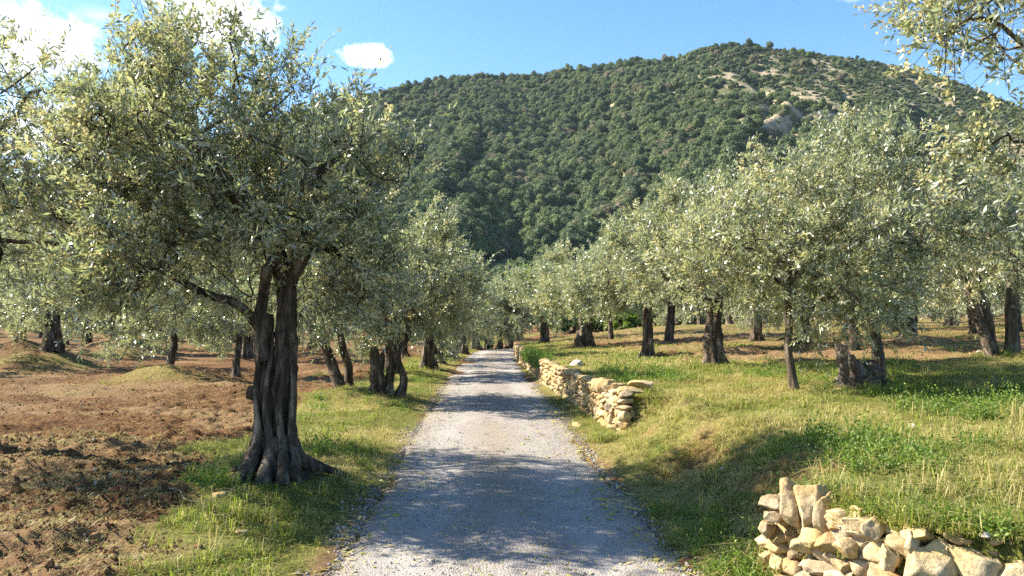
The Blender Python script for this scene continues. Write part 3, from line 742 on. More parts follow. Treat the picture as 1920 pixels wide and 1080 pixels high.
# 3. further trees share a few trunks and crowns
def proto(seed, build, leaves, ll, **kw):
    r = np.random.default_rng(seed); s, l = build(r); l += dome(r, 4.4, 1.0, low=kw.pop('low', 0))[8:]; return olive_meshes(seed, s, l, leaves=leaves, ll=ll, twig_wood=False, **kw)
MID = [proto(51, lambda r: thick(r, 4.4, 1.0, .155, 1.4), 15000, .15, clusters=120, low=2), proto(52, lambda r: slim(r, 4.5, .95, .19, (.1, 0), 1.5), 17000, .15, clusters=120),
       proto(53, lambda r: thick(r, 4.6, 1.05, .18, 1.3, flute=.22), 15000, .15, clusters=120, low=2), proto(54, lambda r: slim(r, 4.4, .9, .14, (-.25, .1), 1.6), 16000, .15, clusters=120, )]
MID += [proto(55, lambda r: thick(r, 4.6, 1.05, .17, 1.3), 19000, .145, clusters=140, low=7), proto(56, lambda r: slim(r, 4.6, 1.05, .15, (.2, 0), 1.4), 19000, .145, clusters=140, low=7)]
FAR = [proto(61, lambda r: thick(r, 4.7, 1.05, .22, 1.3), 11000, .20, clusters=75, shoots=5, low=5), proto(62, lambda r: thick(r, 4.5, 1.0, .19, 1.4), 11000, .20, clusters=75, shoots=5, low=5), proto(63, lambda r: slim(r, 4.6, 1.05, .22, (.1, .1), 1.5), 11000, .20, clusters=75, shoots=5, low=5)]
placed = []
def mid_tree(px, py, k, label, group, sc=1.0, rz=None, protos=MID):
    x, y = on_ground(px, py); placed.append((x, y))
    return plant(*protos[k], x, y, label, group, rz=rng.uniform(0, 6.28) if rz is None else rz, sc=sc)
mid_tree(95, 690, 4, 'olive with a dark trunk on the flank of a high red earth heap', G_LEFT, 1.08)
mid_tree(318, 708, 5, 'olive on a grassy yellow heap behind the big left tree', G_LEFT, .82)
mid_tree(441, 708, 3, 'small olive with a thin trunk leaning right beside the yellow heap', G_LEFT, .85)
mid_tree(250, 664, 4, 'olive with a dark trunk standing on the broad green heap', G_LEFT)
mid_tree(213, 664, 3, 'olive with a thin trunk on the left end of the broad green heap', G_LEFT)
mid_tree(40, 668, 5, 'olive half buried at the top of the farther red earth heap', G_LEFT, 1.05)
mid_tree(278, 655, 5, 'olive behind the broad green heap with its trunk just clear of it', G_LEFT)
mid_tree(403, 655, 5, 'thin olive in the soil between the yellow heap and the big split trunk', G_LEFT)
mid_tree(165, 653, 4, 'olive standing behind the dark trunk of the red earth heap', G_LEFT)
mid_tree(585, 655, 4, 'olive in the soil seen between the big split trunk and the leaning stems', G_LEFT)
mid_tree(757, 668, 2, 'olive in the soil seen right behind the slender stems', G_LEFT)
mid_tree(823, 682, 2, 'dark olive next behind the stout twin trunks along the road verge', G_ROW)
mid_tree(846, 674, 0, 'fourth olive of the road row, dark trunk before the road bends', G_ROW)
mid_tree(868, 664, 2, 'fifth olive of the road row with a rootstock bulging onto the verge', G_ROW)
mid_tree(892, 656, 0, 'dark olive trunk left of the point where the road goes out of sight', 'olive trees where the road goes out of sight', protos=FAR)
mid_tree(915, 653, 1, 'olive above the very end of the visible road', 'olive trees where the road goes out of sight', protos=FAR)
mid_tree(936, 653, 2, 'olive straight above the road end, close to the far wall corner', 'olive trees where the road goes out of sight', protos=FAR)
mid_tree(955, 652, 0, 'olive behind the far corner of the stone wall', 'olive trees where the road goes out of sight', protos=FAR)
mid_tree(1020, 643, 2, 'olive on the terrace edge above the overgrown stretch of wall', G_RIGHT, 1.0)
mid_tree(1255, 641, 1, 'olive with a single dark trunk in the shade at the back of the lawn', G_RIGHT)
mid_tree(1146, 634, 3, 'small olive far behind the massive hollow trunk beside bright bushes', G_RIGHT)
mid_tree(1420, 641, 0, 'olive with a short dark flared trunk in the striped field', G_RIGHT)
mid_tree(1503, 647, 2, 'olive with a dark fluted trunk half behind the slim pale one', G_RIGHT)
mid_tree(1707, 637, 2, 'olive with a knotted pale trunk swelling at the foot', G_RIGHT)
mid_tree(1672, 622, 0, 'olive with a black stubby trunk behind the leaning pale one', G_RIGHT)
mid_tree(1782, 612, 2, 'olive on a dark heap high in the ochre field', G_RIGHT)
mid_tree(1828, 627, 1, 'olive with an upright narrow trunk left of the three fanned stems', G_RIGHT)
mid_tree(1650, 608, 0, 'olive low in the ochre field with only its trunk foot showing', G_RIGHT)
mid_tree(1905, 622, 1, 'olive behind the three fanned stems at the right edge', G_RIGHT)
# the rest of the grove
for side, lab, grp in ((-1, 'olive far back among the many alike in the left field', 'olive trees far back on the left'), (1, 'olive far back among the many alike on the rising right field', 'olive trees far back on the right')):
    for y in np.arange(24, 118, 7.6):
        for k in range(12):
            x = side * (5.5 + 7.4 * k) + rng.uniform(-1.6, 1.6); yy = y + rng.uniform(-2, 2)
            if side < 0: x += road_x(yy) * 1.0 + 2.5
            else: x += 6.5
            if abs(x) > .78 * yy + 4: continue
            if side > 0 and yy < 44 and x < 12: continue
            if abs(x - road_x(yy)) < 2.6: continue
            if placed and min((x - a) ** 2 + (yy - b) ** 2 for a, b in placed) < 16: continue
            placed.append((x, yy))
            plant(*FAR[rng.integers(3)], x, yy, lab, grp, rz=rng.uniform(0, 6.28), sc=rng.uniform(.9, 1.12))

# ------------------------------------------------------------------ the mountain
SK = [(-900, 470), (-300, 420), (100, 335), (300, 300), (500, 240), (640, 193), (700, 177), (750, 166), (800, 153), (880, 145), (950, 144), (1000, 140), (1050, 134), (1100, 124), (1160, 115), (1200, 110), (1230, 112), (1280, 106), (1320, 89),
      (1360, 77), (1400, 75), (1450, 80), (1520, 87), (1600, 97), (1680, 110), (1740, 127), (1800, 143), (1850, 162), (1920, 190), (2200, 300), (2800, 420)]
SK_AZ = np.array([math.atan((a - 960) / FPX) for a, b in SK]); SK_T = np.array([(600 - b) / math.hypot(FPX, a - 960) for a, b in SK])
R0 = 150.0
def ridge_r(a): return 600 + 90 * np.sin(a * 3.1 + .6) + 40 * np.sin(a * 9 + 2)
def hill_h(x, y):
    a = np.arctan2(x, y); r_ = np.hypot(x, y)
    RR = ridge_r(a); H = RR * np.interp(a, SK_AZ, SK_T) + CAM_H - 1.0
    t_ = (r_ - R0) / (RR - R0); tc_ = np.clip(t_, 0, 1)
    prof = np.where(t_ <= 1, tc_ ** 1.22, 1 - .35 * np.clip(t_ - 1, 0, 3) ** 1.3)
    # spurs and gullies running down the slope
    s = a * 11 + .9 * np.sin(r_ / 130 + 1) + .5 * vn(a * 6, r_ / 120, None, 14)
    gul = 1 - np.abs(vn(s, r_ / 420, None, 15)) * 1.6; gul2 = 1 - np.abs(vn(s * 2.7 + 7, r_ / 200, None, 16)) * 1.6
    env = np.clip(tc_ * (1 - tc_) * 4, 0, 1) * (t_ < 1)
    rel = env * (30 * np.clip(gul, 0, 1) + 14 * np.clip(gul2, 0, 1)) * .8
    rough = 3.0 * fbm(x / 28, y / 28, None, 4, 17) * np.clip(tc_ * 6, 0, 1)
    return np.clip(H, 0, None) * prof - rel * np.clip(H / 200, 0, 1) + rough * np.clip(1.2 - tc_, .15, 1) - 1.2
def build_hill():
    A = np.linspace(R(-52), R(52), 330); RR = np.concatenate([np.linspace(R0 - 8, 860, 230), np.linspace(880, 980, 6)])
    a, r_ = np.meshgrid(A, RR); X = r_ * np.sin(a); Y = r_ * np.cos(a); Z = hill_h(X, Y); Z[0] = -6
    me = mesh_np('hill', np.stack([X, Y, Z], -1).reshape(-1, 3), grid_faces(*X.shape)[:, ::-1], [M_HILL]); tag(link('hill', me), kind='structure')
build_hill()
def on_hill(px, py):
    d = pix_dir(px, py); tt = np.linspace(140, 900, 6000); P = np.array([0, 0, CAM_H]) + d * tt[:, None]
    b = P[:, 2] < hill_h(P[:, 0], P[:, 1]); i = int(np.argmax(b)); return P[i]

def hill_tree_mesh(seed, kind):
    """lumpy crown of leaf clumps, unit radius, base at z=0"""
    r = np.random.default_rng(seed); mb = MB(); V0, F0 = ICO[2]
    if kind == 'pine': blobs = [(r.uniform(-.5, .5), r.uniform(-.5, .5), r.uniform(.9, 1.9), r.uniform(.42, .62)) for _ in range(11)] + [(0, 0, 2.1, .45), (0, 0, 1.4, .7)]
    elif kind == 'oak': blobs = [(r.uniform(-.55, .55), r.uniform(-.55, .55), r.uniform(.35, 1.0), r.uniform(.40, .58)) for _ in range(11)] + [(0, 0, .6, .75)]
    else: blobs = [(r.uniform(-.6, .6), r.uniform(-.6, .6), r.uniform(.15, .45), r.uniform(.3, .5)) for _ in range(7)]
    for bx, by, bz, br in blobs:
        d = 1 + .32 * fbm(V0[:, 0] * 2.4 + bx * 9, V0[:, 1] * 2.4 + by * 9, V0[:, 2] * 2.4 + seed, 3, seed % 31)
        V = V0 * (br * .86 * d)[:, None] * np.array([1, 1, .85]) + np.array([bx, by, bz])
        mb.add(V, F0, np.clip(.42 + r.normal(size=len(F0)) * .22, 0, 1))
        n = int(150 * br / .5); dd = norm(r.normal(size=(n, 3))); P = np.array([bx, by, bz]) + dd * br * r.uniform(.78, 1.12, (n, 1)) * np.array([1, 1, .85])
        L_ = r.uniform(.10, .22, n); V, F = leaf_quads(P, norm(dd + r.normal(size=(n, 3)) * .8), L_, L_ * .75, r, .3); mb.add(V, F, np.clip(.55 + r.normal(size=n) * .25, 0, 1))
    if kind == 'pine':
        for k in range(1): add_tube(mb, np.array([[0, 0, -.3], [.03, 0, .6], [0, .03, 1.3]]), [.07, .055, .04], 6, None, True, 0.0)
    me = mb.mesh('hillside_' + kind, [M_HILL_LEAF], smooth=False); return me
H_PINE = [hill_tree_mesh(70 + k, 'pine') for k in range(3)]; H_OAK = [hill_tree_mesh(80 + k, 'oak') for k in range(3)]; H_BUSH = [hill_tree_mesh(90 + k, 'bush') for k in range(2)]
H_ALL = H_PINE + H_OAK + H_BUSH

def scatter(name, pts, rot, scl, idx, meshes, label, cat):
    """one 'stuff' object: the point cloud carries rotation, scale and which shape stands at each point"""
    me = bpy.data.meshes.new(name); me.vertices.add(len(pts)); me.vertices.foreach_set('co', np.asarray(pts, np.float32).ravel())
    a = me.attributes.new('rot', 'FLOAT_VECTOR', 'POINT'); a.data.foreach_set('vector', np.asarray(rot, np.float32).ravel())
    a = me.attributes.new('scl', 'FLOAT_VECTOR', 'POINT'); a.data.foreach_set('vector', np.asarray(scl, np.float32).ravel())
    a = me.attributes.new('idx', 'INT', 'POINT'); a.data.foreach_set('value', np.asarray(idx, np.int32))
    o = link(name, me); tag(o, label, cat, kind='stuff')
    g = bpy.data.node_groups.new(name, 'GeometryNodeTree')
    g.interface.new_socket('Geometry', in_out='INPUT', socket_type='NodeSocketGeometry'); g.interface.new_socket('Geometry', in_out='OUTPUT', socket_type='NodeSocketGeometry')
    gi = g.nodes.new('NodeGroupInput'); go = g.nodes.new('NodeGroupOutput'); jn = g.nodes.new('GeometryNodeJoinGeometry')
    def named_attr(n, ty):
        x = g.nodes.new('GeometryNodeInputNamedAttribute'); x.data_type = ty; x.inputs['Name'].default_value = n
        return [s for s in x.outputs if s.enabled and s.name == 'Attribute'][0]
    ar, as_, ai = named_attr('rot', 'FLOAT_VECTOR'), named_attr('scl', 'FLOAT_VECTOR'), named_attr('idx', 'INT')
    e2r = g.nodes.new('FunctionNodeEulerToRotation'); g.links.new(ar, e2r.inputs[0])
    for k, m_ in enumerate(meshes):
        src = bpy.data.objects.new(name + '_shape', m_)
        oi = g.nodes.new('GeometryNodeObjectInfo'); oi.inputs['Object'].default_value = src; oi.inputs['As Instance'].default_value = False
        cp = g.nodes.new('FunctionNodeCompare'); cp.data_type = 'INT'; cp.operation = 'EQUAL'
        ins = [s for s in cp.inputs if s.enabled]; g.links.new(ai, ins[0]); ins[1].default_value = k
        ip = g.nodes.new('GeometryNodeInstanceOnPoints')
        g.links.new(gi.outputs[0], ip.inputs['Points']); g.links.new(oi.outputs['Geometry'], ip.inputs['Instance']); g.links.new(cp.outputs[0], ip.inputs['Selection'])
        g.links.new(e2r.outputs[0], ip.inputs['Rotation']); g.links.new(as_, ip.inputs['Scale']); g.links.new(ip.outputs[0], jn.inputs[0])
    g.links.new(jn.outputs[0], go.inputs[0])
    md = o.modifiers.new('scatter', 'NODES'); md.node_group = g
    return o
def wood():
    n = 85000; r = np.random.default_rng(5)
    a = r.uniform(R(-40), R(40), n); rr_ = np.sqrt(r.uniform(152 ** 2, 730 ** 2, n)); RR = ridge_r(a); ok = rr_ < RR + 25
    a, rr_, RR = a[ok], rr_[ok], RR[ok]; t_ = (rr_ - R0) / (RR - R0)
    x, y = rr_ * np.sin(a), rr_ * np.cos(a)
    bare = sstep(.22, .46, fbm(x / 45, y / 45, None, 4, 101)) * sstep(.08, .35, a) * sstep(.25, .45, t_) * sstep(.98, .85, t_) + .55 * sstep(.2, .5, fbm(x / 22, y / 22, None, 3, 102)) * sstep(-.1, .4, a) * sstep(.3, .6, t_)
    ok = r.random(len(x)) > .93 * np.clip(bare, 0, 1); x, y, a, t_ = x[ok], y[ok], a[ok], t_[ok]
    # thin to crown spacing
    scrub = sstep(-.05, .45, a) * sstep(.25, .75, t_)
    size = np.where(r.random(len(x)) < .35 + .65 * scrub, r.uniform(1.0, 2.2, len(x)), r.uniform(1.8, 4.1, len(x))) * (1 - .15 * scrub)
    order = np.argsort(-size); keep = []; cell = {}
    for i in order:
        cx_, cy_ = int(x[i] // 5), int(y[i] // 5); s = size[i]; bad = False
        for dx in (-1, 0, 1):
            for dy in (-1, 0, 1):
                for j in cell.get((cx_ + dx, cy_ + dy), ()):
                    if (x[i] - x[j]) ** 2 + (y[i] - y[j]) ** 2 < (.47 * (s + size[j])) ** 2: bad = True; break
                if bad: break
            if bad: break
        if not bad: cell.setdefault((cx_, cy_), []).append(i); keep.append(i)
    keep = np.array(keep); x, y, a, t_, size, scrub = x[keep], y[keep], a[keep], t_[keep], size[keep], scrub[keep]
    z = hill_h(x, y); n = len(x)
    pine = r.random(n) < np.clip(.62 - .75 * scrub + .2 * (t_ < .4), .05, .9); bush = (size < 2.2) & ~pine
    idx = np.where(pine, r.integers(0, 3, n), np.where(bush, r.integers(6, 8, n), r.integers(3, 6, n)))
    sz = size * np.where(pine, .92, 1.05)
    scl = np.stack([sz * r.uniform(.85, 1.15, n), sz * r.uniform(.85, 1.15, n), sz * r.uniform(.85, 1.2, n)], 1)
    rz = r.uniform(0, 6.28, n)
    # those that show largest from the road stand as trees of their own
    dist = np.hypot(x, y); vis = sz * np.where(pine, 2.0, 1.2) / dist * np.where(((a > -.12) & (a < .14)) | (dist > 420), 1, .55)
    big = np.argsort(-vis)[:290]; rest = np.setdiff1d(np.arange(n), big)
    for i in big:
        k = int(idx[i]); nm = 'pine_tree' if k < 3 else ('oak_tree' if k < 6 else 'bush')
        o = link(nm, H_ALL[k], None, (x[i], y[i], z[i] - .3)); o.rotation_euler = (0, 0, rz[i]); o.scale = scl[i]
        lab = {'pine_tree': 'dark rounded pine in the wood on the lower mountainside', 'oak_tree': 'low bushy evergreen oak in the wood on the lower mountainside', 'bush': 'small round bush on the lower mountainside'}[nm]
        tag(o, lab, 'bush' if nm == 'bush' else 'tree', {'pine_tree': 'pines on the lower mountainside', 'oak_tree': 'evergreen oaks on the lower mountainside', 'bush': 'bushes on the lower mountainside'}[nm])
    rot = np.zeros((len(rest), 3)); rot[:, 2] = rz[rest]
    scatter('wood', np.stack([x, y, z - .3], 1)[rest], rot, scl[rest], idx[rest], H_ALL, 'dark evergreen wood and scrub covering the mountainside', 'wood')
    print('WOOD', n)
wood()

# ------------------------------------------------------------------ dry stone walls
def in_wall(y0, y1, seed, hrow=(.09, .17), len_=(.13, .32), top_off=.02, lean=.06, skip_top=None):
    r = np.random.default_rng(seed); mb = MB(); z = -.04; row = 0; hmax = 1.2
    while z < hmax:
        h = r.uniform(*hrow); y = y0 - r.uniform(0, .2)
        while y < y1:
            ln = r.uniform(*len_) * (1.15 if row == 0 else 1); yc = y + ln / 2
            top = float(base_h(wall_x(yc) + .35, yc)) + top_off; b0 = float(base_h(wall_x(yc) - .15, yc))
            zz = b0 + z
            if zz + h * .45 < top and (skip_top is None or not skip_top(yc, zz + h / 2)):
                hh_ = h * r.uniform(.85, 1.25)
                V, F = rock(int(r.integers(1e6)), (r.uniform(.20, .30), ln * 1.08, hh_ * 1.12), 2 if y0 > 9 else 3, 15, .06)
                a = r.normal() * .10; ca, sa = math.cos(a), math.sin(a); V = np.stack([V[:, 0], V[:, 1] * ca - V[:, 2] * sa, V[:, 1] * sa + V[:, 2] * ca], 1)
                b = r.normal() * .13; cb, sb = math.cos(b), math.sin(b); V = np.stack([V[:, 0] * cb - V[:, 1] * sb, V[:, 0] * sb + V[:, 1] * cb, V[:, 2]], 1)
                V = V + np.array([wall_x(yc) + .07 + lean * z + r.normal() * .022, yc, zz + h / 2]); mb.add(V, F, r.random())
            y += ln * 1.0
        z += h; row += 1
    return mb
def core(y0, y1):
    Y = np.linspace(y0, y1, int((y1 - y0) / .25) + 2); rows = []
    for zf, xo in ((-.1, .12), (.5, .13), (.88, .15)):
        top = base_h(wall_x(Y) + .4, Y); b0 = base_h(wall_x(Y) - .2, Y)
        rows.append(np.stack([wall_x(Y) + xo + .012 * np.sin(Y * 9), Y, b0 + (top - b0) * zf], 1))
    return mesh_np('earth_core', np.concatenate(rows), grid_faces(3, len(Y)), [M_CLOD])
wn = empty('dry_stone_wall', (0, 0, 0)); tag(wn, 'low dry stone wall of big ochre blocks at the lower right corner', 'wall', 'dry stone walls beside the road')
NP = np.array([(1.66, 5.35), (1.70, 5.05), (1.74, 4.8), (1.82, 4.48), (1.98, 4.2), (2.27, 4.0), (2.62, 3.86), (3.2, 3.68)])
NS = np.concatenate([[0], np.cumsum(np.linalg.norm(np.diff(NP, axis=0), axis=1))])
def near_path(q):
    p = np.array([np.interp(q, NS, NP[:, 0]), np.interp(q, NS, NP[:, 1])]); e = np.array([np.interp(q + .05, NS, NP[:, 0]), np.interp(q + .05, NS, NP[:, 1])]) - np.array([np.interp(q - .05, NS, NP[:, 0]), np.interp(q - .05, NS, NP[:, 1])])
    e /= np.linalg.norm(e); return p, e
BIG = [(1485, 938, 4.86, .15, .32, .10, .50), (1516, 948, 4.76, .22, .31, -.06, .55), (1546, 965, 4.68, .11, .30, .12, .42), (1576, 988, 4.56, .18, .26, -.12, .05), (1608, 990, 4.45, .14, .28, .35, .6), (1636, 985, 4.32, .09, .13, .2, .6),
       (1703, 1012, 4.17, .08, .17, -.35, .6), (1736, 1060, 4.10, .27, .33, -.10, .85), (1812, 1064, 4.04, .27, .28, .12, .8), (1762, 996, 4.22, .11, .08, .2, .6), (1893, 1072, 3.95, .22, .17, .1, .9),
       (1440, 938, 5.06, .16, .08, .15, .1), (1447, 962, 5.02, .14, .09, -.2, .2), (1432, 985, 5.12, .12, .12, .3, .3), (1655, 1040, 4.28, .13, .2, .1, .75), (1560, 1030, 4.62, .16, .13, .1, .15)]
mb = MB(); rw = np.random.default_rng(31); z = -.03
while z < .64:
    h = rw.uniform(.07, .13); q = rw.uniform(-.1, 0)
    while q < NS[-1]:
        ln = rw.uniform(.09, .22); p, e = near_path(q + ln / 2); nrm = np.array([-e[1], e[0]]) if (np.array([-e[1], e[0]]) @ -p) > 0 else np.array([e[1], -e[0]])
        top = .64 - .2 * sstep(.25, .0, q)
        if z + h * .5 < top:
            V, F = rock(int(rw.integers(1e6)), (ln * 1.12, rw.uniform(.16, .24), h * rw.uniform(1.0, 1.35)), 3, 17, .07)
            a = rw.normal() * .16; ca, sa = math.cos(a), math.sin(a); V = np.stack([V[:, 0] * ca - V[:, 2] * sa, V[:, 1], V[:, 0] * sa + V[:, 2] * ca], 1)
            c0 = p - nrm * (.10 + .08 * z) + nrm * rw.normal() * .025
            W = V[:, :1] * np.append(e, 0) - V[:, 1:2] * np.append(nrm, 0) + V[:, 2:3] * np.array([0, 0, 1.0]) + np.array([c0[0], c0[1], z + h / 2]); mb.add(W, F if np.cross(np.append(e, 0), -np.append(nrm, 0))[2] > 0 else F[:, ::-1], rw.random())
        q += ln
    z += h * .95
link('stones', mb.mesh('stones', [M_STONE]), wn)
rows = []
for zz in (-.1, .35, .60):
    rows.append(np.array([[*(near_path(q)[0] + np.array([.13, .10]) * (1 + .1 * math.sin(q * 11)) * (1.0 if zz < .5 else 1.2)), zz] for q in np.linspace(.32, NS[-1], 30)]))
link('earth_core', mesh_np('earth_core', np.concatenate(rows), grid_faces(3, 30), [M_CLOD]), wn)
for k, (px, py, d_, w_, h_, tl, v) in enumerate(BIG):
    V, F = rock(300 + k, (w_, .24, h_), 3, 16, .09, .60); c_, s_ = math.cos(tl), math.sin(tl)
    V = np.stack([V[:, 0] * c_ - V[:, 2] * s_, V[:, 1], V[:, 0] * s_ + V[:, 2] * c_], 1)
    mb = MB(); mb.add(V, F, v); o = link('top_stone', mb.mesh('top_stone', [M_STONE]), wn, ((px - 960) / FPX * d_, d_, CAM_H - (py - 600) / FPX * d_)); o.rotation_euler = (.05 * math.sin(k * 3), 0, -.75 + .3 * math.sin(k * 2.1) if k < 7 else -.35)
wf = empty('dry_stone_wall', (0, 0, 0)); tag(wf, 'long dry stone wall along the right road edge running to the vanishing point', 'wall', 'dry stone walls beside the road')
link('stones', in_wall(11.35, 44, 4, (.07, .14), (.10, .26), .05).mesh('stones', [M_STONE]), wf)
link('earth_core', core(11.35, 44), wf)
for k, (y, dy, dz, o, v) in enumerate([(11.75, .30, .20, .22, .5), (12.25, .30, .24, .14, .35), (12.7, .24, .26, .08, .6), (13.1, .22, .24, .08, .95), (12.0, .55, .12, .45, .55), (13.6, .3, .2, .1, .4), (16.6, .3, .18, .1, .6)]):
    V, F = rock(400 + k, (.42, dy, dz), 3, 17, .07); mb = MB(); mb.add(V, F, v); x = wall_x(y) + o
    link('top_stone', mb.mesh('top_stone', [M_STONE]), wf, (x, y, float(base_h(x + .4, y)) + .02 - (0 if k != 4 else -.1)))

# loose stones, each where it lies
for k, (px, py, s, mt, lab) in enumerate([
        (1716, 806, .17, M_PALE, 'whitish loose stone lying alone out on the grassy terrace'),
        (1081, 686, .42, M_PALE, 'flat pale slab lying on the grass above the long stone wall'),
        (1084, 800, .20, M_STONE, 'ochre stone fallen at the road edge below the end of the long wall'),
        (1356, 882, .10, M_PALE, 'small pale stone on the shaded grassy bank'),
        (1690, 912, .09, M_PALE, 'small pale stone in the grass behind the upright slabs of the near wall'),
        (1850, 1022, .065, M_PALE, 'small whitish stone on the bare earth behind the big ochre blocks'),
        (410, 940, .17, M_STONE, 'brownish stone in the shaded grass at the foot of the big split trunk'),
        (74, 1032, .07, M_PALE, 'rounded pebble lying on the shaded red soil near the lower left corner'),
        (180, 1008, .10, M_CLOD, 'brown stone on the shaded red soil in the lower left'),
        (314, 902, .09, M_CLOD, 'dark stone on the ploughed soil left of the big split trunk'),
        (452, 1003, .10, M_STONE, 'stone sunk in the shaded grass between the bare soil and the road'),
        (1240, 705, .12, M_PALE, 'tiny pale stone on the lawn in front of the short fluted trunk'),
        (1300, 760, .16, M_STONE, 'ochre stone half sunk on the crest of the bank'),
        (1160, 915, .08, M_STONE, 'brown stone at the right road edge below the bare bank')]):
    x, y = on_ground(px, py); V, F = rock(500 + k, (s, s * .8, s * .5), 2, 14, .08); mb = MB(); mb.add(V, F, .6)
    o = link('loose_stone', mb.mesh('loose_stone', [mt]), None, (x, y, float(height(x, y)) + s * .12)); o.rotation_euler = (0, 0, k * 1.3); tag(o, lab, 'stone', 'loose stones on the ground')
# the fallen stick
a, b = np.array(on_ground(318, 930)), np.array(on_ground(372, 957)); mb = MB()
P = np.array([[*(a + (b - a) * t + np.array([.02, .03]) * math.sin(t * 7)), 0] for t in np.linspace(0, 1, 9)]); P[:, 2] = height(P[:, 0], P[:, 1]) + .055
add_tube(mb, P, np.linspace(.010, .005, 9), 7); o = link('fallen_stick', mb.mesh('fallen_stick', [M_CUT])); tag(o, 'thin dry stick lying where the red soil meets the grass', 'stick')

# hollow stump
x, y = on_ground(1600, 722); o = empty('tree_stump', (x, y, float(height(x, y)) - .03)); tag(o, 'weathered hollow stump with a slanting jagged top in front of the leaning pale trunk', 'stump')
th = np.linspace(0, 2 * np.pi, 40, endpoint=False); rows = []
hgt = .50 + .19 * np.cos(th - 3.0) + .025 * np.sin(th * 5) + .03 * np.sin(th * 11 + 1)
rk = np.random.default_rng(9)
for s in np.linspace(0, 1, 16):
    rr_ = .195 + .16 * math.exp(-s / .16) + np.sin(th * 4 + s * 2) * .012 + .012 * np.sin(th * 7 + 1) + .045 * fbm(np.cos(th) * 2, np.sin(th) * 2, np.full(40, s * 3), 3, 6)
    rows.append(np.stack([rr_ * np.cos(th) - .05 * s, rr_ * np.sin(th), hgt * s], 1))
for s in np.linspace(1, .25, 8):
    rr_ = (.195 + .012 * np.sin(th * 4 + s * 2) + .012 * np.sin(th * 7 + 1)) * (.72 if s > .9 else .6 * s + .12)
    rows.append(np.stack([rr_ * np.cos(th) - .05 * s, rr_ * np.sin(th), hgt * s - .01], 1))
link('trunk', mesh_np('trunk', np.concatenate(rows), grid_faces(len(rows), 40, True), [M_WOOD]), o)
mb = MB()
for k, (dx, dy, dz, s) in enumerate([(.24, -.10, .14, .32), (.33, .0, .24, .26), (.14, -.24, .06, .28), (.44, -.08, .08, .24), (.24, -.05, .30, .22)]):
    V, F = rock(600 + k, (s, s, s * 1.05), 3, 5, .25); mb.add(V + np.array([dx, dy, dz]), F, 0)
link('burl', mb.mesh('burl', [M_WOOD]), o)

# ------------------------------------------------------------------ bushes and buildings farther off
M_FRESH = leaf_material('fresh_leaf', [(0, (.04, .085, .016)), (.6, (.095, .17, .03)), (1, (.16, .24, .05))], [(0, (.05, .10, .02)), (1, (.15, .22, .05))], [(0, (.15, .30, .03)), (1, (.30, .42, .05))], .35, .5, .3)
M_DEEP = leaf_material('deep_leaf', [(0, (.018, .036, .012)), (.6, (.035, .065, .02)), (1, (.06, .10, .03))], [(0, (.03, .05, .02)), (1, (.07, .10, .03))], [(0, (.05, .11, .02)), (1, (.10, .17, .03))], .3, .45, .4)
def leafy(px, py, dist, hgt, wid, mt, seed, name, lab, cat, n=9000, ll=.30, zb=None):
    rr_ = np.random.default_rng(seed)
    st = [stem((0, 0, -.2), (.1, 0, hgt * .3), .05 * wid, .03 * wid, .03, 8, rr_)]
    lb = [(rr_.uniform(-.3, .3) * wid, rr_.uniform(-.3, .3) * wid, hgt * rr_.uniform(.35, .75), wid * .32, wid * .32, hgt * .25) for _ in range(7)] + [(0, 0, hgt * .55, wid * .5, wid * .5, hgt * .42)]
    tm, cm = olive_meshes(seed, st, lb, clusters=60, leaves=n, ll=ll, sep=wid * .05, spread=wid * .07, shoots=0, blossom=0, twig_wood=False, width=.5, twig_len=(.2 * wid * .2, .45 * wid * .2))
    cm.materials[0] = mt
    d = pix_dir(px, py); x, y = d[0] / d[1] * dist, dist
    z = float(height(x, y)) if zb is None else zb
    if math.hypot(x, y) > R0: z = max(z, float(hill_h(x, y)))
    o = empty(name, (x, y, z - .1)); tag(o, lab, cat); link('trunk', tm, o); link('crown', cm, o)
leafy(1167, 640, 62, 2.0, 2.6, M_FRESH, 701, 'bush', 'bright yellow green bush at the back edge of the lawn', 'bush', 5000)
leafy(1075, 636, 70, 2.6, 6, M_DEEP, 702, 'bush', 'dark green bush behind the massive hollow trunk', 'bush', 6000)
leafy(1125, 636, 72, 2.4, 6, M_FRESH, 703, 'bush', 'mid green bush beside the small far olive at the back of the lawn', 'bush', 6000)
leafy(1215, 632, 66, 3.0, 6, M_DEEP, 704, 'bush', 'large dark bush behind the single shaded trunk on the lawn', 'bush', 6000)
leafy(1290, 628, 64, 2.8, 6, M_DEEP, 705, 'bush', 'dark bush behind the thick deeply split trunk', 'bush', 6000)
leafy(985, 560, 128, 11, 8, M_FRESH, 706, 'broadleaf_tree', 'fresh green broadleaf tree rising behind the pale olives at the foot of the mountain', 'tree', 9000, .5)
leafy(1035, 520, 150, 10, 8, M_FRESH, 707, 'broadleaf_tree', 'second green broadleaf tree by the small white post below the mountain', 'tree', 8000, .5)

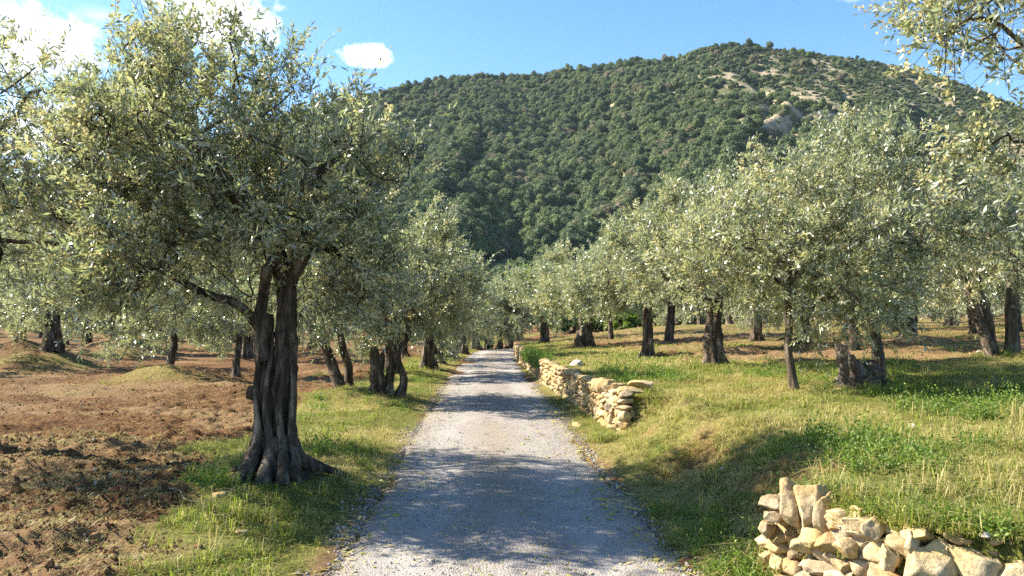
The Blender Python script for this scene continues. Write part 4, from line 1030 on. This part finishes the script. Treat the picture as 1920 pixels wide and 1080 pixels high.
def box(mb, x0, x1, y0, y1, z0, z1, mi=0, var=.5):
    V = np.array([(x, y, z) for x in (x0, x1) for y in (y0, y1) for z in (z0, z1)], float)
    mb.add(V, np.array([(0, 1, 3, 2), (4, 6, 7, 5), (0, 4, 5, 1), (2, 3, 7, 6), (0, 2, 6, 4), (1, 5, 7, 3)]), var, mi)
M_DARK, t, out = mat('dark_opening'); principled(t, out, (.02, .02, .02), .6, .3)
hp = on_hill(938, 566)
h0 = empty('stone_house', (hp[0], hp[1], hp[2] - .4), .25); tag(h0, 'small pale stone house half hidden by scrub at the foot of the mountain', 'house')
mb = MB(); box(mb, -2.4, 2.4, -1.8, 1.8, -.5, 2.4); link('wall', mb.mesh('wall', [M_PLASTER], False), h0)
V = np.array([(-2.7, -2.1, 2.403), (2.7, -2.1, 2.403), (2.7, 2.1, 2.403), (-2.7, 2.1, 2.403), (-2.7, 0, 3.3), (2.7, 0, 3.3), (-2.7, -2.1, 2.5), (2.7, -2.1, 2.5), (2.7, 2.1, 2.5), (-2.7, 2.1, 2.5)])
link('roof', mesh_np('roof', V, [np.array([(3, 2, 1, 0), (6, 7, 5, 4), (8, 9, 4, 5), (0, 1, 7, 6), (2, 3, 9, 8)]), np.array([(9, 6, 4), (7, 8, 5)]), np.array([(3, 0, 6, 9), (1, 2, 8, 7)])], [M_PLASTER], smooth=False), h0)
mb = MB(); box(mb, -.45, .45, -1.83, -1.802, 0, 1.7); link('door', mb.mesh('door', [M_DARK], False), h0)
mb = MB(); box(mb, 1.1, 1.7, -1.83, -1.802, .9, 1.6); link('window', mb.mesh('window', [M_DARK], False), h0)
hp = on_hill(932, 584); mb = MB(); rr_ = np.random.default_rng(77)
for row in range(5):
    xx = -5.0
    while xx < 5.0:
        ln = rr_.uniform(.5, 1.1); V, F = rock(int(rr_.integers(1e6)), (.6, ln * 1.06, .46), 2, 14, .07); V = V[:, [1, 0, 2]]; mb.add(V + np.array([xx + ln / 2, rr_.normal() * .04, row * .40]), F, rr_.random()); xx += ln
o = link('retaining_wall', mb.mesh('retaining_wall', [M_PALE]), None, (hp[0], hp[1], hp[2] - .5)); tag(o, 'grey stone retaining wall below the small pale house at the foot of the mountain', 'wall')
hp = on_hill(1021, 481); mb = MB(); box(mb, -.2, .2, -.2, .2, -1, 1.6); box(mb, -.26, .26, -.26, .26, 1.602, 1.75)
o = link('marker_post', mb.mesh('marker_post', [M_PLASTER], False), None, tuple(hp)); tag(o, 'small white masonry post on the lowest slope of the mountain', 'post')

# ------------------------------------------------------------------ grass, clods, gravel
def tuft(seed, n, rad, h, wd, var, dead=.2, lean=.5, flat=False):
    r = np.random.default_rng(seed); a = r.uniform(0, 6.28, n); q = rad * np.sqrt(r.random(n))
    B = np.stack([q * np.cos(a), q * np.sin(a), np.full(n, -.01)], 1); H = h * r.uniform(.4, 1.15, n)
    az_ = r.uniform(0, 6.28, n); ln = np.abs(r.normal(size=n)) * lean + (1.2 if flat else .08)
    D = norm(np.stack([np.cos(az_) * ln, np.sin(az_) * ln, np.ones(n)], 1)); S = np.stack([-np.sin(az_ + r.normal(size=n) * .5), np.cos(az_), np.zeros(n)], 1)
    W = wd * r.uniform(.7, 1.2, n)[:, None]; M = B + D * H[:, None] * .55
    T = B + norm(D + np.stack([np.cos(az_) * .7, np.sin(az_) * .7, np.full(n, -.35)], 1)) * H[:, None]
    V = np.stack([B - S * W * .5, B + S * W * .5, M + S * W * .42, M - S * W * .42, T], 1).reshape(-1, 3); i = np.arange(n)[:, None] * 5
    v = np.clip(np.where(r.random(n) < dead, r.uniform(.7, 1, n), var + r.normal(size=n) * .12), 0, 1)
    return mesh_np('tuft', V, [i + np.array([[0, 1, 2, 3]]), i + np.array([[3, 2, 4]])], [M_GRASS], None, {'var': ('FACE', np.concatenate([v, v]))}, False)
def weed(seed, n, h, ll):
    r = np.random.default_rng(seed); B = r.normal(size=(n, 3)) * np.array([.05, .05, 0]); D = norm(np.stack([r.normal(size=n) * .45, r.normal(size=n) * .45, np.ones(n)], 1))
    V, F, P, _ = sprays(B, D, r.uniform(.5, 1.1, n) * h, 10, ll, r, .5)
    return mesh_np('weed', V, F, [M_WEED], None, {'var': ('FACE', np.clip(.5 + r.normal(size=len(F)) * .25, 0, 1))}, False)
G_MESH = [tuft(1, 30, .09, .065, .006, .38, .14), tuft(2, 30, .09, .06, .006, .55, .28), tuft(3, 30, .095, .06, .005, .74, .6, .8), tuft(4, 22, .08, .15, .0055, .48, .35, .35), tuft(5, 18, .07, .26, .004, .80, .5, .4),
          weed(6, 12, .12, .026), weed(7, 16, .20, .034), tuft(8, 34, .24, .10, .016, .42, .18, .5), tuft(9, 34, .24, .085, .016, .62, .38, .6), tuft(10, 26, .10, .16, .005, .9, .8, .9, True)]
def scatter_field(n, y0, y1, x0, x1, seed, pw=1.0):
    r = np.random.default_rng(seed); y = y0 + (y1 - y0) * r.random(n) ** pw
    lim = .70 * y + 1.2; lo = np.maximum(x0, -lim); hi = np.minimum(x1, lim); x = lo + (hi - lo) * r.random(n)
    return x, y, r
def ground_z(x, y): return height(x, y)
def grass():
    X, Y, I, S, Z = [], [], [], [], []
    for (n, y0, y1, x0, x1, seed, far) in ((21000, 2.6, 9, 1.2, 8, 1, 0), (20000, 9, 17, .6, 13, 2, 0), (9000, 16, 48, 0, 34, 3, 1), (9000, 4.2, 11, -5.2, -1.1, 4, 0), (6000, 11, 26, -6.5, -1.3, 5, 0), (4000, 24, 55, -9, 0, 6, 1), (5000, 5, 40, -26, -3, 7, 0)):
        x, y, r = scatter_field(n, y0, y1, x0, x1, seed, .8)
        g = grass_mask(x, y); d = dry_mask(x, y); u = np.abs(x - road_x(y))
        clump = sstep(-.5, .35, fbm(x * 1.7, y * 1.7, None, 3, 31) + .25)
        ok = (r.random(len(x)) < g * (.38 + .5 * clump)) & (np.hypot(x - MX, y - MY) > .42 + .2 * r.random(len(x))) & (u > 1.17 + .16 * fbm(y * 1.6, np.sign(x) * 4, None, 3, 5))
        wl = walled(y) * (np.abs(x - wall_x(y) - .08) < .16); ok &= ~((wl > .5) & (r.random(len(x)) < .93))
        x, y, d, u, clump = x[ok], y[ok], d[ok], u[ok], clump[ok]; m_ = len(x); q = r.random(m_)
        wd_ = fbm(x * .8 + 40, y * .8, None, 3, 88)
        idx = np.where(q < .07, 3, np.where(q < d * .75 + .05, np.where(r.random(m_) < .35, 9, 2), np.where(r.random(m_) < .45, 1, 0)))
        idx = np.where((wd_ > .4) & (r.random(m_) < .10), np.where(r.random(m_) < .6, 5, 6), idx); idx = np.where(r.random(m_) < .012, 4, idx)
        if far: idx = np.where(r.random(m_) < .3 + .5 * d, 8, 7)
        s = r.uniform(.6, 1.3, m_) * (.75 + .5 * clump) * np.where(u < 1.6, .7, 1.0)
        X.append(x); Y.append(y); I.append(idx); S.append(s); Z.append(ground_z(x, y))
    r = np.random.default_rng(55)                                          # turf spilling over the walls
    q = r.uniform(.1, NS[-1], 420); pp = np.array([near_path(k)[0] for k in q]); o_ = r.uniform(.10, .42, 420); x = pp[:, 0] + o_ * .8; y = pp[:, 1] + o_ * .55
    X.append(x); Y.append(y); I.append(r.choice([0, 1, 3, 5], 420, p=[.3, .35, .25, .1])); S.append(r.uniform(.7, 1.35, 420)); Z.append(height(x, y) + .01)
    y = np.concatenate([r.uniform(22.5, 30, 420), r.uniform(11.5, 40, 500)]); o_ = np.concatenate([r.uniform(.0, .3, 420), r.uniform(.10, .35, 500)]); x = wall_x(y) + o_
    X.append(x); Y.append(y); I.append(np.concatenate([r.choice([5, 6], 420), r.choice([0, 1, 2], 500)])); S.append(np.concatenate([r.uniform(.9, 2.0, 420), r.uniform(.7, 1.4, 500)])); Z.append(height(wall_x(y) + .4, y) - np.concatenate([r.uniform(0, .3, 420), np.zeros(500)]))
    y = r.uniform(10.8, 12.0, 260); x = wall_x(y) - .12 + r.uniform(-.3, .75, 260)
    X.append(x); Y.append(y); I.append(r.choice([0, 1, 2, 3], 260)); S.append(r.uniform(.8, 1.5, 260)); Z.append(height(x, y))
    x, y, i, s, z = map(np.concatenate, (X, Y, I, S, Z)); r = np.random.default_rng(3); n = len(x)
    rot = np.stack([r.normal(size=n) * .08, r.normal(size=n) * .08, r.uniform(0, 6.28, n)], 1)
    scatter('grass', np.stack([x, y, z], 1), rot, np.repeat(s[:, None], 3, 1), i, G_MESH, 'short green and sun dried grass on the verge, bank and terrace', 'grass'); print('GRASS', n)
grass()
def lump(seed, mt, v, sub=2, cuts=9, rough=.16):
    V, F = rock(seed, (1, r_l.uniform(.7, 1), r_l.uniform(.55, .8)), sub, cuts, rough); mb = MB(); mb.add(V, F, v); return mb.mesh('lump', [mt], False)
r_l = np.random.default_rng(4)
CL = [lump(800 + k, M_CLOD, v) for k, v in enumerate((.1, .25, .4, .5, .65))] + [lump(810, M_PALE, .3), lump(811, M_PALE, .7), tuft(12, 14, .10, .09, .004, .92, 1, .9, True)]
def clods():
    X, Y, I, S = [], [], [], []
    for (n, y0, y1, x0, x1, seed, sc) in ((46000, 4.2, 11, -9, -1.6, 11, 1.0), (36000, 10, 24, -18, -2.2, 12, .85), (14000, 22, 50, -30, -2.2, 13, 1.2), (16000, 12, 36, 3.2, 26, 14, 1.3), (5000, 2.6, 9, 1.5, 5, 15, .7)):
        x, y, r = scatter_field(n, y0, y1, x0, x1, seed, .85); g = grass_mask(x, y)
        ok = (r.random(n) < (1 - g) * (.35 + .65 * sstep(-.4, .4, fbm(x * 1.4, y * 1.9, None, 3, 17)))) & (np.abs(x - road_x(y)) > 1.35)
        ok &= ~((walled(y) > .5) & (np.abs(x - wall_x(y) - .1) < .25))
        x, y = x[ok], y[ok]; m_ = len(x); s = np.clip(np.exp(r.normal(size=m_) * .6) * .0125, .005, .07) * sc
        q = r.random(m_); idx = np.where(q < .045, r.integers(5, 7, m_), np.where(q < .20, 7, r.integers(0, 5, m_))); s = np.where(idx == 7, r.uniform(.5, 1.1, m_), s)
        X.append(x); Y.append(y); I.append(idx); S.append(s)
    x, y, i, s = map(np.concatenate, (X, Y, I, S)); r = np.random.default_rng(6); n = len(x)
    rot = np.where((i == 7)[:, None], np.stack([np.zeros(n), np.zeros(n), r.uniform(0, 6.28, n)], 1), r.uniform(0, 6.28, (n, 3)))
    g = grass_mask(x, y); off = (1 - g) * (.052 * np.maximum(fbm(x * 6.3, y * 6.3, None, 4, 3, .62), -.4) + .07 * fbm(x * 1.1, y * 1.4, None, 3, 8))
    scatter('soil_clods', np.stack([x, y, height(x, y) + off + np.where(i == 7, .01, s * .15)], 1), rot, np.repeat(s[:, None], 3, 1), i, CL, 'crumbled reddish clods, pebbles and straw on the ploughed soil', 'soil'); print('CLODS', n)
clods()
GV = [lump(820 + k, M_GRAVEL, v, 1, 7, .1) for k, v in enumerate((.05, .3, .55, .8, 1.0))]
def litter(seed):
    r = np.random.default_rng(seed); n = 9; B = np.concatenate([r.normal(size=(n, 2)) * 9, np.full((n, 1), .5)], 1); a = r.uniform(0, 6.28, n)
    V, F = leaf_quads(B, np.stack([np.cos(a), np.sin(a), r.normal(size=n) * .05], 1), r.uniform(3, 5.5, n), r.uniform(.8, 1.3, n), r, 2.0)
    return mesh_np('litter', V, F, [M_GRASS], None, {'var': ('FACE', r.uniform(.6, 1, n))}, False)
GV.append(litter(5))
def gravel():
    r = np.random.default_rng(8); n = 30000; y = 4 + 18 * r.random(n) ** 1.5; e = r.random(n)
    u = np.where(e < .45, r.uniform(-1.25, 1.25, n), np.sign(r.normal(size=n)) * (1.18 + np.abs(r.normal(size=n)) * .13)); x = road_x(y) + u
    ok = np.abs(u) < 1.55; x, y, u = x[ok], y[ok], u[ok]; n = len(x); s = np.clip(np.exp(r.normal(size=n) * .5) * .008, .003, .04) * np.where(np.abs(u) > 1.12, 1.25, .85)
    z = np.where(np.abs(u) < 1.22, road_z(x, y), np.maximum(height(x, y), road_z(x, y) - .1)) + s * .12
    k_ = np.where(r.random(n) < .05, 5, r.integers(0, 5, n)); ro = r.uniform(0, 6.28, (n, 3)); ro[k_ == 5, :2] = 0
    scatter('gravel', np.stack([x, y, z], 1), ro, np.repeat(s[:, None], 3, 1), k_, GV, 'loose grey gravel on the road and along its edges', 'gravel')
gravel()

# ------------------------------------------------------------------ the air
HAZE = 0.00005
mb = MB(); box(mb, -1250, 1250, -60, 1100, -14, 330)
m, t, out = mat('haze'); pv = t.nodes.new('ShaderNodeVolumePrincipled'); pv.inputs['Color'].default_value = (.62, .80, 1.0, 1); pv.inputs['Density'].default_value = HAZE; pv.inputs['Anisotropy'].default_value = .2
t.links.new(pv.outputs[0], out.inputs['Volume'])
tag(link('haze', mb.mesh('haze', [m], False)), 'thin bluish air between the road and the mountain', 'haze', kind='stuff')
